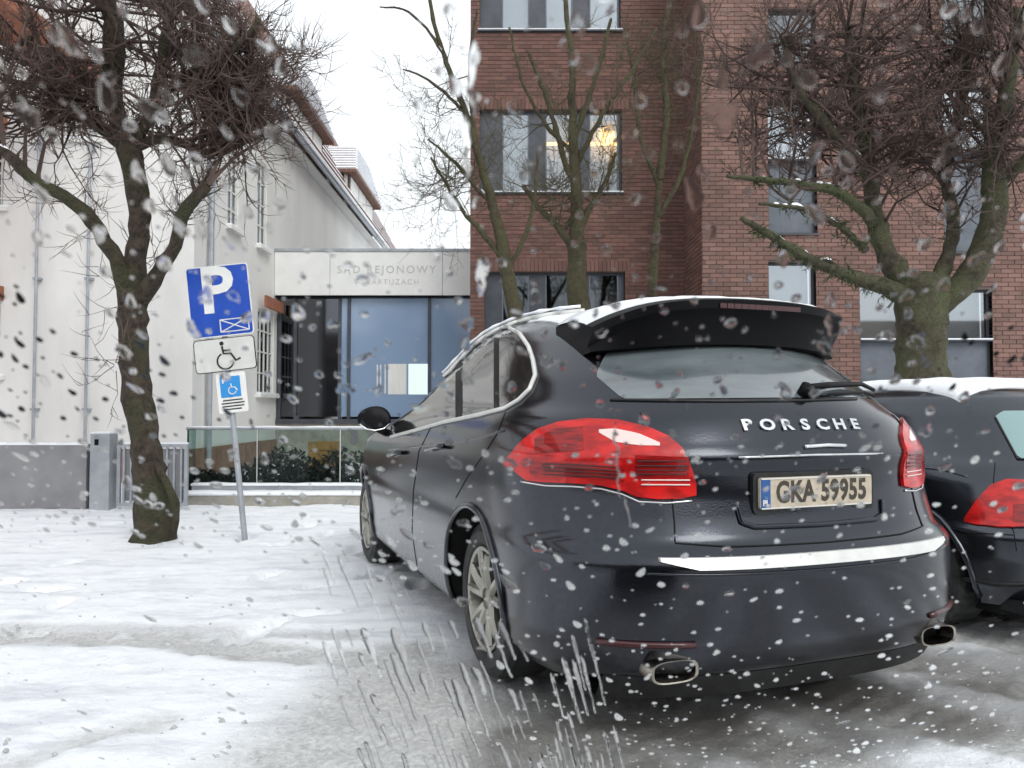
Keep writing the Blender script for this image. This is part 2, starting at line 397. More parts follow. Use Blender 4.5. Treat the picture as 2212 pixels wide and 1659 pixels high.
for q in range(46):
    fx_, fy_, fa_ = fr_.uniform(-4.6, -.6), fr_.uniform(4.2, 9.0), fr_.uniform(-.5, .5) + (1.3 if q % 3 else .2)
    u_ = (X - fx_) * math.cos(fa_) + (Y - fy_) * math.sin(fa_); v_ = -(X - fx_) * math.sin(fa_) + (Y - fy_) * math.cos(fa_)
    d_ = np.sqrt((u_ / .15) ** 2 + (v_ / .06) ** 2); foot = np.maximum(foot, 1 - smooth(.75, 1.15, d_)) 
lump = (vnoise(X, Y, 1.3, 31) - .5) * .048 + (vnoise(X, Y, 6, 41) - .5) * .022 + (vnoise(X, Y, 17, 51, 2) - .5) * .007
Z = lump * (1 - .6 * S_) - S_ * .03 + (vnoise(X, Y, 10, 61) - .5) * .028 * S_
Z += (treadA - .5) * .009 * S_ * (X < .2) + (treadB - .5) * .010 * np.clip(S_ * 1.5, 0, 1) * (X >= .2) - foot * .045 + (vnoise(X, Y, 28, 71, 2) - .5) * .012
Z = Z * smooth(0, 3, 12 - np.hypot(X * .7, Y - 4) * 0.6)
Z += .03 * smooth(6.2, 7.4, Y) * smooth(10.5, 9.6, Y)          # verge a little above the road
V = np.stack([X.ravel(), Y.ravel(), Z.ravel()], 1)
ny_, nx_ = X.shape
idx = np.arange(ny_ * nx_).reshape(ny_, nx_)
quads = np.stack([idx[:-1, :-1].ravel(), idx[:-1, 1:].ravel(), idx[1:, 1:].ravel(), idx[1:, :-1].ravel()], 1)
gm = bpy.data.meshes.new('ground')
gm.vertices.add(len(V)); gm.vertices.foreach_set('co', V.ravel())
gm.loops.add(quads.size); gm.loops.foreach_set('vertex_index', quads.ravel())
gm.polygons.add(len(quads)); gm.polygons.foreach_set('loop_start', np.arange(0, quads.size, 4)); gm.polygons.foreach_set('loop_total', np.full(len(quads), 4))
gm.polygons.foreach_set('use_smooth', np.ones(len(quads), bool))
gm.update()
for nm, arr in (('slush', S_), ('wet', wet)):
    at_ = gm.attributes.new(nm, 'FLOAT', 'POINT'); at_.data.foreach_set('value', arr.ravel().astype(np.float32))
m, nt, b = principled('snowy_ground', (.8, .8, .8), .6)
A1 = N(nt, 'Attribute'); A1.attribute_name = 'slush'; A2 = N(nt, 'Attribute'); A2.attribute_name = 'wet'
ge = N(nt, 'NewGeometry')
mpg = N(nt, 'Mapping'); mpg.inputs['Scale'].default_value = (.55, 2.2, 1); mpg.inputs['Rotation'].default_value = (0, 0, -.12); nt.links.new(ge.outputs['Position'], mpg.inputs[0])
n1 = N(nt, 'TexNoise', Scale=2.6, Detail=10, Roughness=.72); nt.links.new(mpg.outputs[0], n1.inputs['Vector'])
n2 = N(nt, 'TexNoise', Scale=38.0, Detail=6, Roughness=.7); nt.links.new(ge.outputs['Position'], n2.inputs['Vector'])
sn = N(nt, 'ValToRGB'); sn.color_ramp.elements[0].position = .32; sn.color_ramp.elements[1].position = .52
sn.color_ramp.elements[0].color = (.60, .63, .68, 1); sn.color_ramp.elements[1].color = (.88, .90, .93, 1); nt.links.new(n1.outputs['Fac'], sn.inputs[0])
sl = N(nt, 'ValToRGB'); sl.color_ramp.elements[0].position = .32; sl.color_ramp.elements[1].position = .68
sl.color_ramp.elements[0].color = (.40, .40, .395, 1); sl.color_ramp.elements[1].color = (.70, .70, .695, 1); nt.links.new(n2.outputs['Fac'], sl.inputs[0])
sg = N(nt, 'MapRange'); sg.inputs[1].default_value = .12; sg.inputs[2].default_value = .62; nt.links.new(A1.outputs['Fac'], sg.inputs[0])
mx = N(nt, 'MixRGB'); nt.links.new(sg.outputs[0], mx.inputs[0]); nt.links.new(sn.outputs[0], mx.inputs[1]); nt.links.new(sl.outputs[0], mx.inputs[2])
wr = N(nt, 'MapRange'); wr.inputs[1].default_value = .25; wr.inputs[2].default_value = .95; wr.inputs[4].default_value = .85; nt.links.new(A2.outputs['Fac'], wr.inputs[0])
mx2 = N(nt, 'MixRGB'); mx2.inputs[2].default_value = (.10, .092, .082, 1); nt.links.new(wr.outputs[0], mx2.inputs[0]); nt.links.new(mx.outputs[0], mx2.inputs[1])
nt.links.new(mx2.outputs[0], b.inputs['Base Color'])
ro = N(nt, 'MapRange'); ro.inputs[3].default_value = .65; ro.inputs[4].default_value = .34; nt.links.new(A1.outputs['Fac'], ro.inputs[0]); nt.links.new(ro.outputs[0], b.inputs['Roughness'])
bp = N(nt, 'Bump', Strength=.55, Distance=.02); nt.links.new(n2.outputs['Fac'], bp.inputs['Height']); nt.links.new(bp.outputs[0], b.inputs['Normal'])
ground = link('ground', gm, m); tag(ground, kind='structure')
cl = MB(); cr_ = random.Random(12)
for i in range(260):
    px_ = cr_.uniform(-60, 2260); py_0 = 1180 + 480 * cr_.random() ** .8
    p = gnd(px_, py_0)
    if px_ > 640: continue
    a = cr_.uniform(.004, .012) * (1.8 if cr_.random() < .06 else 1)
    iz = -.005
    Vc = []
    for (h, q) in ((0, 1.0), (.55, .85), (1, .35)):
        for k in range(6):
            an = k * math.pi / 3 + cr_.uniform(-.3, .3); Vc.append(Vector((p.x + math.cos(an) * a * q * cr_.uniform(.8, 1.3), p.y + math.sin(an) * a * q, iz + a * 1.0 * h)))
    Fc = [(r_ * 6 + k, r_ * 6 + (k + 1) % 6, (r_ + 1) * 6 + (k + 1) % 6, (r_ + 1) * 6 + k) for r_ in range(2) for k in range(6)] + [(12, 13, 14, 15, 16, 17)]
    cl.add(Vc, Fc)
cl_o = cl.build('snow_clods', noisy('trodden_snow', (.32, .32, .31), (.58, .58, .58), 30, .7), None, True); tag(cl_o, 'small clods of trodden snow strewn over the road', kind='stuff')

# ================================================================== BUILDINGS
def brick_panel(parent, holes, x0, x1, z0, z1, y, mat, n_single, seed, near_x):
    """courses of real bricks on a recessed mortar face; the nearest ones are single objects"""
    r = random.Random(seed)
    L, H, J, Dp = .24, .071, .011, .10
    proto = MB().box(0, L, -.012, Dp, 0, H)
    bme = bpy.data.meshes.new('brick'); bme.from_pydata([tuple(v) for v in proto.V], [], proto.F); bme.materials.append(mat)
    spots = []
    row = 0; z = z0
    while z + H <= z1 + .02:
        x = x0 - (L + J) / 2 * (row % 2)
        while x < x1:
            a, b_ = max(x, x0), min(x + L, x1)
            segs = [(a, b_)]
            for (hx0, hx1, hz0, hz1) in holes:
                if z + H > hz0 + .01 and z < hz1 - .01:
                    ns = []
                    for (p, q) in segs:
                        if q <= hx0 or p >= hx1: ns.append((p, q)); continue
                        if p < hx0: ns.append((p, hx0))
                        if q > hx1: ns.append((hx1, q))
                    segs = ns
            for (p, q) in segs:
                if q - p > .03: spots.append((p, q, z, r.uniform(-.005, .003)))
            x += L + J
        z += H + J; row += 1
    full = [s for s in spots if s[1] - s[0] > L - .002]
    full.sort(key=lambda s: (s[0] - near_x) ** 2 + (s[2] - 2.6) ** 2)
    single = set(full[:n_single])
    rest = MB()
    for s in spots:
        if s in single:
            o = bpy.data.objects.new('brick', bme); COL.objects.link(o); o.parent = parent; o.location = (s[0], y + s[3], s[2])
        else:
            rest.box(s[0], s[1], y - .012 + s[3], y + Dp, s[2], s[2] + H)
    o = rest.build('brick', mat, parent); o['kind'] = 'stuff'
def wall_with_holes(name, parent, holes, x0, x1, z0, z1, y0, y1, mat):
    """solid wall x0..x1, z0..z1 with real openings"""
    xs = sorted({x0, x1, *[min(max(h[i], x0), x1) for h in holes for i in (0, 1)]})
    zs = sorted({z0, z1, *[min(max(h[i], z0), z1) for h in holes for i in (2, 3)]})
    mb = MB()
    def solid(i, k):
        if i < 0 or k < 0 or i >= len(xs) - 1 or k >= len(zs) - 1: return False
        cx, cz = (xs[i] + xs[i + 1]) / 2, (zs[k] + zs[k + 1]) / 2
        return not any(h[0] < cx < h[1] and h[2] < cz < h[3] for h in holes)
    for i in range(len(xs) - 1):
        for k in range(len(zs) - 1):
            if not solid(i, k): continue
            a, b_, c, d = xs[i], xs[i + 1], zs[k], zs[k + 1]
            P = lambda x, y, z: Vector((x, y, z))
            mb.add([P(a, y0, c), P(b_, y0, c), P(b_, y0, d), P(a, y0, d)], [(0, 1, 2, 3)])
            mb.add([P(a, y1, c), P(b_, y1, c), P(b_, y1, d), P(a, y1, d)], [(3, 2, 1, 0)])
            if not solid(i - 1, k): mb.add([P(a, y0, c), P(a, y1, c), P(a, y1, d), P(a, y0, d)], [(3, 2, 1, 0)])
            if not solid(i + 1, k): mb.add([P(b_, y0, c), P(b_, y1, c), P(b_, y1, d), P(b_, y0, d)], [(0, 1, 2, 3)])
            if not solid(i, k - 1): mb.add([P(a, y0, c), P(b_, y0, c), P(b_, y1, c), P(a, y1, c)], [(3, 2, 1, 0)])
            if not solid(i, k + 1): mb.add([P(a, y0, d), P(b_, y0, d), P(b_, y1, d), P(a, y1, d)], [(0, 1, 2, 3)])
    return mb.build(name, mat, parent)

# ---- the brick office building: left wing at 16 m, right wing a metre and a half nearer
bb = empty('brick_building', (0, 0, 0))
tag(bb, 'red-brown brick office building with grey strip windows behind the cars', 'building')
DL, DR = 16.0, 14.5
def zx(px, py, d): p = at(px, py, d); return p.x, p.z
def hole(px0, px1, py0, py1, d):
    a = at(px0, py1, d); b_ = at(px1, py0, d); return (a.x, b_.x, a.z, b_.z)
winL = [hole(1036, 1340, -120, 66, DL), hole(1036, 1343, 238, 416, DL)]
lowL = hole(1046, 1350, 588, 770, DL)
xL0 = at(1016, 400, DL).x; xLR = at(1477, 400, DL).x; xR0 = at(1517, 400, DR).x
ztop = 11.0
holesL = winL + [lowL]
wall_with_holes('wall', bb, holesL, xL0, xR0, 0.0, ztop, DL, DL + .35, M['mortar'])
brick_panel(bb, holesL, xL0, xR0 - .02, .3, ztop, DL, M['brick'], 60, 3, 1.5)
# left flank wall, going back
box('wall', xL0 + .004, xL0 + .35, DL + .352, DL + 9, 0, ztop - .01, M['brick'], bb)
winR = [hole(1660, 1762, 20, 135, DR), hole(1660, 1762, 218, 505, DR), hole(1662, 1762, 566, 840, DR), hole(2040, 2140, 188, 545, DR),
        hole(1860, 1960, 600, 842, DR), hole(2046, 2142, 625, 842, DR), hole(2040, 2140, -100, 120, DR)]
xR1 = 12.0
wall_with_holes('wall', bb, winR, xR0, xR1, 0.0, ztop, DR, DR + .35, M['mortar'])
brick_panel(bb, winR, xR0, xR1, .3, ztop, DR, M['brick_pale'], 230, 5, 6.6)
# return wall between the wings
rb = MB(); z = .3; row = 0
while z < ztop - .05:
    y = DR + .02 + (.125 if row % 2 else 0)
    rb.box(xR0 - .018, xR0 + .05, DR - .01, y - .011, z, z + .071)
    while y < DL - .02:
        rb.box(xR0 - .018, xR0 + .05, y, min(y + .24, DL - .014), z, z + .071); y += .251
    z += .082; row += 1
o = rb.build('brick', M['brick'], bb); o['kind'] = 'stuff'
box('wall', xR0 + .003, xR0 + .30, DR + .353, DL - .003, 0, ztop - .02, M['mortar'], bb)
MB().box(xL0 - .06, xR0 - .02, DL - .06, DL + 9, ztop, ztop + .12).box(xR0 + .0, xR1, DR - .06, DR + 9, ztop + .003, ztop + .124).build('roof', M['anthracite'], bb)

def soldier(px0, px1, py, d, mat):
    """a course of upright bricks over an opening"""
    a = at(px0, py, d); b_ = at(px1, py, d); mb = MB(); x = a.x - .12
    while x < b_.x + .1: mb.box(x, x + .071, d - .026, d - .0125, a.z + .012, a.z + .232); x += .082
    o = mb.build('brick', mat, bb); o['kind'] = 'stuff'
soldier(1036, 1340, 238, DL, M['brick']); soldier(1046, 1350, 588, DL, M['brick'])

def strip_window(px0, px1, py0, py1, d, panes, glass, blind, lamp=None, dark_top=0):
    """a band window: frame, dark panels between, panes with something behind"""
    a = at(px0, py1, d); b_ = at(px1, py0, d)
    x0, x1, z0, z1 = a.x, b_.x, a.z, b_.z
    yf = d + .10
    w = MB(); t = .05
    w.box(x0, x1, yf, yf + .06, z0, z0 + t).box(x0, x1, yf, yf + .06, z1 - t, z1).box(x0, x0 + t, yf + .001, yf + .059, z0 + t, z1 - t).box(x1 - t, x1, yf + .001, yf + .059, z0 + t, z1 - t)
    fr = w.build('window', M['anthracite'], bb)
    prev = x0 + t
    for (pa, pb) in panes:
        xa, xb = at(pa, py0, d).x, at(pb, py0, d).x
        if xa - prev > .03: box('panel', prev, xa - .001, yf + .002, yf + .05, z0 + t, z1 - t, M['anthracite'], fr)
        box('pane', xa, xb, yf + .02, yf + .032, z0 + t, z1 - t, glass, fr)
        MB().box(xa - .03, xa, yf - .012, yf + .052, z0 + t, z1 - t).box(xb, xb + .03, yf - .012, yf + .052, z0 + t, z1 - t).build('frame', M['slate'], fr)
        prev = xb + .031
    if x1 - t - prev > .03: box('panel', prev, x1 - t, yf + .002, yf + .05, z0 + t, z1 - t, M['anthracite'], fr)
    box('sill', x0 - .04, x1 + .04, d - .07, d + .10, z0 - .035, z0 - .002, M['anthracite'], fr)
    box('snow', x0 - .03, x1 + .03, d - .065, d - .005, z0 - .001, z0 + .018, M['snow'], fr)
    # the room behind
    rm = MB(); e = .3
    rm.box(x0 - .2, x1 + .2, d + 2.6, d + 2.7, z0 - .6, z1 + .5)
    rm.box(x0 - .2, x0 - .1, d + .36, d + 2.59, z0 - .6, z1 + .5).box(x1 + .1, x1 + .2, d + .36, d + 2.59, z0 - .6, z1 + .5)
    rm.box(x0 - .09, x1 + .09, d + .36, d + 2.59, z1 + .3, z1 + .4)
    rm.box(x0 - .09, x1 + .09, d + .36, d + 2.59, z0 - .5, z0 - .4)
    rm.build('room', M['interior'], fr)
    return fr, (x0, x1, z0, z1)
pan = [(1087, 1140), (1181, 1234), (1276, 1334)]
f0, _ = strip_window(1036, 1340, -120, 66, DL, pan, M['office_glass'], None)
f1, (wx0, wx1, wz0, wz1) = strip_window(1036, 1343, 238, 416, DL, pan, M['office_glass'], None)
f2, (lx0, lx1, lz0, lz1) = strip_window(1046, 1350, 588, 770, DL, pan, M['dim_glass'], None)
# blinds and lit lamps behind the middle band
for fr, pys, (pa, pb), z_, mt in ((f1, 0, (1084, 1143), 238, M['white_blind']), (f0, 0, (1084, 1143), -120, M['white_blind']), (f0, 0, (1178, 1238), -120, M['white_blind']), (f0, 0, (1274, 1338), -120, M['white_blind'])):
    a = at(pa, z_ + 180, DL); b_ = at(pb, z_, DL)
    box('blind', a.x, b_.x, DL + .30, DL + .32, a.z + .03, b_.z, mt, fr)
for (pa, pb) in ((1178, 1238), (1270, 1340)):
    a = at(pa, 416, DL); b_ = at(pb, 330, DL)
    box('blind', a.x, b_.x, DL + .42, DL + .44, a.z, b_.z - .05, M['cream'], f1)
    a = at(pa, 330, DL); b_ = at(pb, 238, DL)
    box('blind', a.x, b_.x, DL + .62, DL + .64, a.z - .1, b_.z, M['white_blind'], f1)
for (pa, pb) in ((1176, 1236), (1272, 1346)):
    a = at(pa, 298, DL); b_ = at(pb, 291, DL)
    tb = MB().tube([(a.x, DL + .36, a.z), (b_.x, DL + .36, a.z)], .032, 10).build('lamp_tube', M['lamp_warm'], f1)
a = at(1316, 276, DL)
bm = bmesh.new(); bmesh.ops.create_uvsphere(bm, u_segments=16, v_segments=10, radius=.17)
me = bpy.data.meshes.new('lamp_globe'); bm.to_mesh(me); bm.free()
link('lamp_globe', me, M['lamp_warm'], f1, (a.x, DL + .45, a.z))
# dark corner pillar beside the ground-floor band
a = at(1036, 690, DL); b_ = at(1046, 586, DL)

def tall_window(px0, px1, py0, py1, d, split, glass, back):
    """narrow upright window: pane above, grey panel below the split"""
    a = at(px0, py1, d); b_ = at(px1, py0, d)
    x0, x1, z0, z1 = a.x, b_.x, a.z, b_.z
    zs = at(px0, split, d).z if split else z0
    yf = d + .10; t = .045
    w = MB().box(x0, x1, yf, yf + .06, z0, z0 + t).box(x0, x1, yf, yf + .06, z1 - t, z1).box(x0, x0 + t, yf + .001, yf + .059, z0 + t, z1 - t).box(x1 - t, x1, yf + .001, yf + .059, z0 + t, z1 - t)
    if split: w.box(x0 + t, x1 - t, yf + .002, yf + .058, zs - .03, zs + .03)
    fr = w.build('window', M['anthracite'], bb)
    if split:
        box('panel', x0 + t, x1 - t, yf + .006, yf + .05, z0 + t, zs - .03, M['slate'], fr)
        box('sill', x0 + .002, x1 - .002, d - .03, d + .10, zs - .02, zs + .01, M['anthracite'], fr)
        MB().box(x0 + .004, x1 - .004, d - .028, d + .095, zs + .011, zs + .035).build('snow', M['snow'], fr)
    box('pane', x0 + t, x1 - t, yf + .02, yf + .032, (zs + .03) if split else z0 + t, z1 - t, glass, fr)
    if back is not None:
        box('blind', x0 + .02, x1 - .02, d + .36, d + .38, zs, z1, back, fr)
    box('sill', x0 - .03, x1 + .03, d - .05, d + .10, z0 - .03, z0 - .002, M['anthracite'], fr)
    return fr
tall_window(1660, 1762, 20, 135, DR, None, M['dim_glass'], M['interior'])
tall_window(1660, 1762, 218, 505, DR, 345, M['office_glass'], M['white_blind'])
tall_window(1662, 1762, 566, 840, DR, 705, M['office_glass'], M['white_blind'])
tall_window(2040, 2140, 188, 545, DR, 330, M['office_glass'], M['white_blind'])
tall_window(1860, 1960, 600, 842, DR, 735, M['office_glass'], M['cream'])
tall_window(2046, 2142, 625, 842, DR, 735, M['office_glass'], M['interior'])
tall_window(2040, 2140, -100, 120, DR, None, M['dim_glass'], M['interior'])

# ---- the glazed link between the buildings
lb = empty('glazed_link', (0, 0, 0))
tag(lb, 'low glazed court entrance link with engraved pale stone fascia between white and brick buildings', 'building')
DG = 18.0
XS = at(600, 600, DG).x
XE = at(1062, 600, DG).x
zf0, zf1 = at(700, 641, DG).z, at(700, 545, DG).z
edges = [XS + .003, at(718, 600, DG).x, at(958, 600, DG).x, XE]
for a, b_ in zip(edges[:-1], edges[1:]):
    box('fascia_panel', a + .004, b_ - .004, DG - .25, DG - .2, zf0, zf1 - .03, M['stone'], lb, .004)
box('roof_slab', XS + .004, XE, DG - .19, DG + 8, zf0 + .05, zf1 - .04, M['concrete'], lb)
box('coping', XS + .003, XE + .002, DG - .28, DG + 8, zf1 - .028, zf1 + .03, M['steel'], lb)
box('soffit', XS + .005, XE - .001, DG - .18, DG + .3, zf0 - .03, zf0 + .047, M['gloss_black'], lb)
tx = text_mesh('SĄD REJONOWY', .245, .004, .0, 1.28)
cx = (at(729, 590, DG).x + at(948, 590, DG).x) / 2
o = link('engraved_text', tx, M['engraved'], lb); o.rotation_euler = (math.radians(90), 0, 0); o.location = (cx, DG - .254, at(800, 587, DG).z)
tx = text_mesh('W KARTUZACH', .17, .004, -.002, 1.28)
o = link('engraved_text', tx, M['engraved'], lb); o.rotation_euler = (math.radians(90), 0, 0); o.location = (cx, DG - .254, at(800, 613, DG).z)
zb = at(700, 902, DG).z
pxs = [606, 640, 735, 755, 928, 1062]
glz = ['grey_glass', 'grey_glass', 'sky_blue_glass', 'sky_blue_glass', 'sky_blue_glass']
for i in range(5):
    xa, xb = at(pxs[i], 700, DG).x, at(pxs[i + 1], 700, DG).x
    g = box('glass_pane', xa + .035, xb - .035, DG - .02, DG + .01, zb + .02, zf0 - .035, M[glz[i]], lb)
for px in pxs:
    x = at(px, 700, DG).x
    box('mullion', x - .033, x + .033, DG - .07, DG + .03, zb - .03, zf0 - .031, M['anthracite'], lb)
box('sill', XS + .01, XE - .002, DG - .1, DG + .1, zb - .14, zb - .032, M['anthracite'], lb)
box('base_wall', XS + .006, XE - .003, DG - .05, DG + .2, 0, zb - .142, M['concrete'], lb)
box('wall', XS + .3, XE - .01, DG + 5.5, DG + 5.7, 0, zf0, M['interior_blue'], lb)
box('floor', XS + .3, XE - .01, DG + .25, DG + 5.45, zb - .4, zb - .3, M['concrete'], lb)
d2 = DG - .03
for (pa, pb, mt) in ((838, 878, M['white_blind']), (882, 926, M['glow_window'])):  # panels on the glass front stand in for bright windows inside
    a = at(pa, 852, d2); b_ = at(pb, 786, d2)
    box('inner_window_panel', a.x, b_.x, d2, d2 + .008, a.z, b_.z, mt, lb)
for px in (815, 822, 832, 850, 862):
    a = at(px, 850, d2); box('glazing_bar', a.x - .015, a.x + .015, d2 - .012, d2 - .002, a.z, a.z + .66, M['white_frame'], lb)

# ---- the white house on the left
wb = empty('white_house', (0, 0, 0))
tag(wb, 'white plastered old house with tiled roof and dormers left of the glazed entrance', 'house')
XC = at(600, 600, DG).x - .002           # plane of the side wall
YC = -XC * F_PX / (1106 - 415)           # its front corner
EAVE = 7.7
WIDE = 11.0                              # width of the front
fx = XC - WIDE
def side_hole(px0, px1, py0, py1):
    """an opening in the side wall, from its picture columns"""
    y0 = XC * F_PX / (px0 - 1106); y1 = XC * F_PX / (px1 - 1106)
    ym = (y0 + y1) / 2
    return (y0, y1, at(1106, py1, ym).z, at(1106, py0, ym).z)
fw = [(at(-150, 0, YC).x, at(16, 0, YC).x, at(0, 812, YC).z, at(0, 652, YC).z), (at(-150, 0, YC).x, at(16, 0, YC).x, at(0, 448, YC).z, at(0, 284, YC).z),
      (at(120, 0, YC).x, at(215, 0, YC).x, at(0, 300, YC).z, at(0, 175, YC).z)]
wall_with_holes('front_wall', wb, fw, fx, XC, 0.55, EAVE, YC, YC + .4, M['plaster'])
gab = MB().prism([(fx, EAVE + .001), (XC, EAVE + .001), ((fx + XC) / 2, EAVE + WIDE / 2 * 1.35)], YC + .002, YC + .39).build('gable', M['plaster'], wb)
box('plinth', fx - .03, XC + .03, YC - .03, YC + .5, 0, .549, M['plinth'], wb)
sh = [side_hole(487, 510, 335, 495), side_hole(552, 572, 350, 536), side_hole(555, 590, 672, 852)]
sw = wall_with_holes('side_wall', wb, [(h[0], h[1], h[2], h[3]) for h in sh], YC + .401, 42.0, .55, EAVE, 0, .4, M['plaster_side'])
sw.matrix_world = Matrix.Translation((XC, 0, 0)) @ Matrix(((0, -1, 0, 0), (1, 0, 0, 0), (0, 0, 1, 0), (0, 0, 0, 1)))
box('plinth', XC - .4, XC + .03, YC + .501, 42, 0, .549, M['plinth'], wb)
RS = 1.80
mid = (fx + XC) / 2; ridge = EAVE + (XC + .30 - mid) * RS - .12
for s in (1, -1):
    ex = XC + .30 if s > 0 else fx - .45
    V_ = [Vector((ex, YC - .35, EAVE - .12)), Vector((ex, 43, EAVE - .12)), Vector((mid, 43, ridge)), Vector((mid, YC - .35, ridge))]
    V_ += [v + Vector((0, 0, .14)) for v in V_]
    r_ = MB().add(V_, [(0, 1, 2, 3), (4, 7, 6, 5), (0, 4, 5, 1), (1, 5, 6, 2), (3, 7, 4, 0), (2, 6, 7, 3)]).build('roof', M['tile'], wb)
    fix_normals(r_)
    if s > 0:
        tl = MB()                                  # rows of tiles that stand proud, snow lying between them
        k = 0; t = .06
        while t < 5.4:
            x_ = ex - t / math.hypot(1, RS); z_ = EAVE + .02 + (t / math.hypot(1, RS)) * RS
            y = YC - .35
            tl.box(x_ - .06, x_ + .02, YC - .34, 42.9, z_ + .0, z_ + .035)
            t += .32
        tl.build('roof_tile', M['tile'], r_)['kind'] = 'stuff'
        sn_ = MB(); t = .2
        while t < 5.4:
            x_ = ex - t / math.hypot(1, RS); z_ = EAVE + .02 + (t / math.hypot(1, RS)) * RS
            sn_.box(x_ - .10, x_ + .02, YC - .3, 42.8, z_ + .0, z_ + .05)
            t += .64
        sn_.build('snow', M['snow'], r_)['kind'] = 'stuff'
gt = MB(); pts_ = [Vector((XC + .36, y, EAVE - .08)) for y in (YC - .35, 20, 30, 43)]
gt.tube(pts_, .05, 8).build('gutter', M['steel'], wb)
MB().box(XC + .29, XC + .44, YC - .34, 42.9, EAVE - .004, EAVE + .05).build('snow', M['snow'], wb)
box('fascia_board', XC + .01, XC + .26, YC - .2, 42.9, EAVE - .20, EAVE - .14, M['plaster_side'], wb)
# dormers, seen past the eave
def dormer(y0, y1, xf, z0, z1, rise):
    """hipped dormer on the street side of the roof, snow on its near hip"""
    f = box('dormer', xf - 2.6, xf, y0, y1, z0, z1, M['tile_dark'], wb)
    A_, B_ = Vector((xf + .3, y0 - .3, z1 - .05)), Vector((xf - 2.8, y0 - .3, z1 - .05))
    C_, D_ = Vector((xf - 2.8, y0 + 1.5, z1 + rise)), Vector((xf - .05, y0 + 1.5, z1 + rise))
    E_, F_ = Vector((xf + .3, y1 + .3, z1 - .05)), Vector((xf - .05, y1 - .9, z1 + rise))
    G_ = Vector((xf - 2.8, y1 - .9, z1 + rise)); H_ = Vector((xf - 2.8, y1 + .3, z1 - .05))
    dn = Vector((0, 0, -.10))
    V_ = [A_, B_, C_, D_, E_, F_, G_, H_, A_ + dn, B_ + dn, E_ + dn, H_ + dn]
    r_ = MB().add(V_, [(0, 3, 2, 1), (0, 4, 5, 3), (3, 5, 6, 2), (4, 7, 6, 5), (0, 1, 9, 8), (0, 8, 10, 4), (8, 9, 11, 10)]).build('dormer_roof', M['tile'], f)
    fix_normals(r_)
    for (P0, P1, P2, P3) in ((A_, B_, C_, D_), (E_, A_, D_, F_)):
        nn = (P1 - P0).cross(P3 - P0).normalized()
        if nn.z < 0: nn = -nn
        tb = MB(); n = 9
        for i in range(n):
            q, q2 = (i + .05) / n, (i + .80) / n
            a, b_ = P0.lerp(P3, q), P1.lerp(P2, q); c, d_ = P1.lerp(P2, q2), P0.lerp(P3, q2)
            lo = [v + nn * .002 for v in (a, b_, c, d_)]; hi = [a + nn * .06, b_ + nn * .06, c + nn * .035, d_ + nn * .035]
            tb.add(lo + hi, [(0, 1, 2, 3), (4, 7, 6, 5), (0, 4, 5, 1), (1, 5, 6, 2), (2, 6, 7, 3), (3, 7, 4, 0)])
        o_ = tb.build('snow', M['snow'], f); o_['kind'] = 'stuff'; fix_normals(o_)
    for i in range(3):
        ya = y0 + .15 + i * (y1 - y0 - .3) / 3; yb = ya + (y1 - y0 - .3) / 3 - .12
        box('window', xf + .002, xf + .04, ya, yb, z0 + .35, z1 - .2, M['white_frame'], f)
    for xx in (xf - .12, xf - .75, xf - 1.4):
        box('post', xx - .06, xx + .06, y0 - .05, y0 - .002, z0, z1 - .16, M['white_frame'], f)
dormer(28.2, 33.0, XC - .5, 8.2, 9.9, 1.35)
dormer(20.5, 24.2, XC - .5, 8.3, 9.7, 1.2)
def casement(parent, hx0, hx1, hz0, hz1, y, cols, rows, M_=None, lint=True):
    """white timber window with glazing bars"""
    P = []
    t = .055
    w = MB().box(hx0, hx1, y, y + .08, hz0, hz0 + t).box(hx0, hx1, y, y + .08, hz1 - t, hz1).box(hx0, hx0 + t, y + .001, y + .079, hz0 + t, hz1 - t).box(hx1 - t, hx1, y + .001, y + .079, hz0 + t, hz1 - t)
    for i in range(1, cols): x = hx0 + (hx1 - hx0) * i / cols; w.box(x - .016, x + .016, y + .012, y + .068, hz0 + t, hz1 - t)
    for i in range(1, rows): z = hz0 + (hz1 - hz0) * i / rows; w.box(hx0 + t, hx1 - t, y + .014, y + .066, z - .016, z + .016)
    f = w.build('window', M['white_frame'], parent)
    P.append(f)
    box('pane', hx0 + t, hx1 - t, y + .034, y + .044, hz0 + t, hz1 - t, M['dark_glass'], f)
    box('sill', hx0 - .1, hx1 + .1, y - (.27 if y > 1 else .14), y - .002, hz0 - .07, hz0 - .002, M['white_frame'], f)
    box('snow', hx0 - .09, hx1 + .09, y - (.26 if y > 1 else .13), y - (.06 if y > 1 else .03), hz0 - .001, hz0 + .03, M['snow'], f)
    if lint: box('lintel', hx0 - .05, hx1 + .05, min(y - .225, -.03), min(y - .17, -.003) if y < 1 else y - .17, hz1 + .02, hz1 + .26, M['lintel'], f)
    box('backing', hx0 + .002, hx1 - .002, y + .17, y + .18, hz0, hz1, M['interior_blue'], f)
    return f
for h in fw:
    casement(wb, h[0], h[1], h[2], h[3], YC + .2, 8, 6)
rot = Matrix.Translation((XC, 0, 0)) @ Matrix(((0, -1, 0, 0), (1, 0, 0, 0), (0, 0, 1, 0), (0, 0, 0, 1)))
for i, h in enumerate(sh):
    f = casement(wb, h[0], h[1], h[2], h[3], .02, 2 if i < 2 else 4, 4, lint=(i == 2))
    f.matrix_world = rot
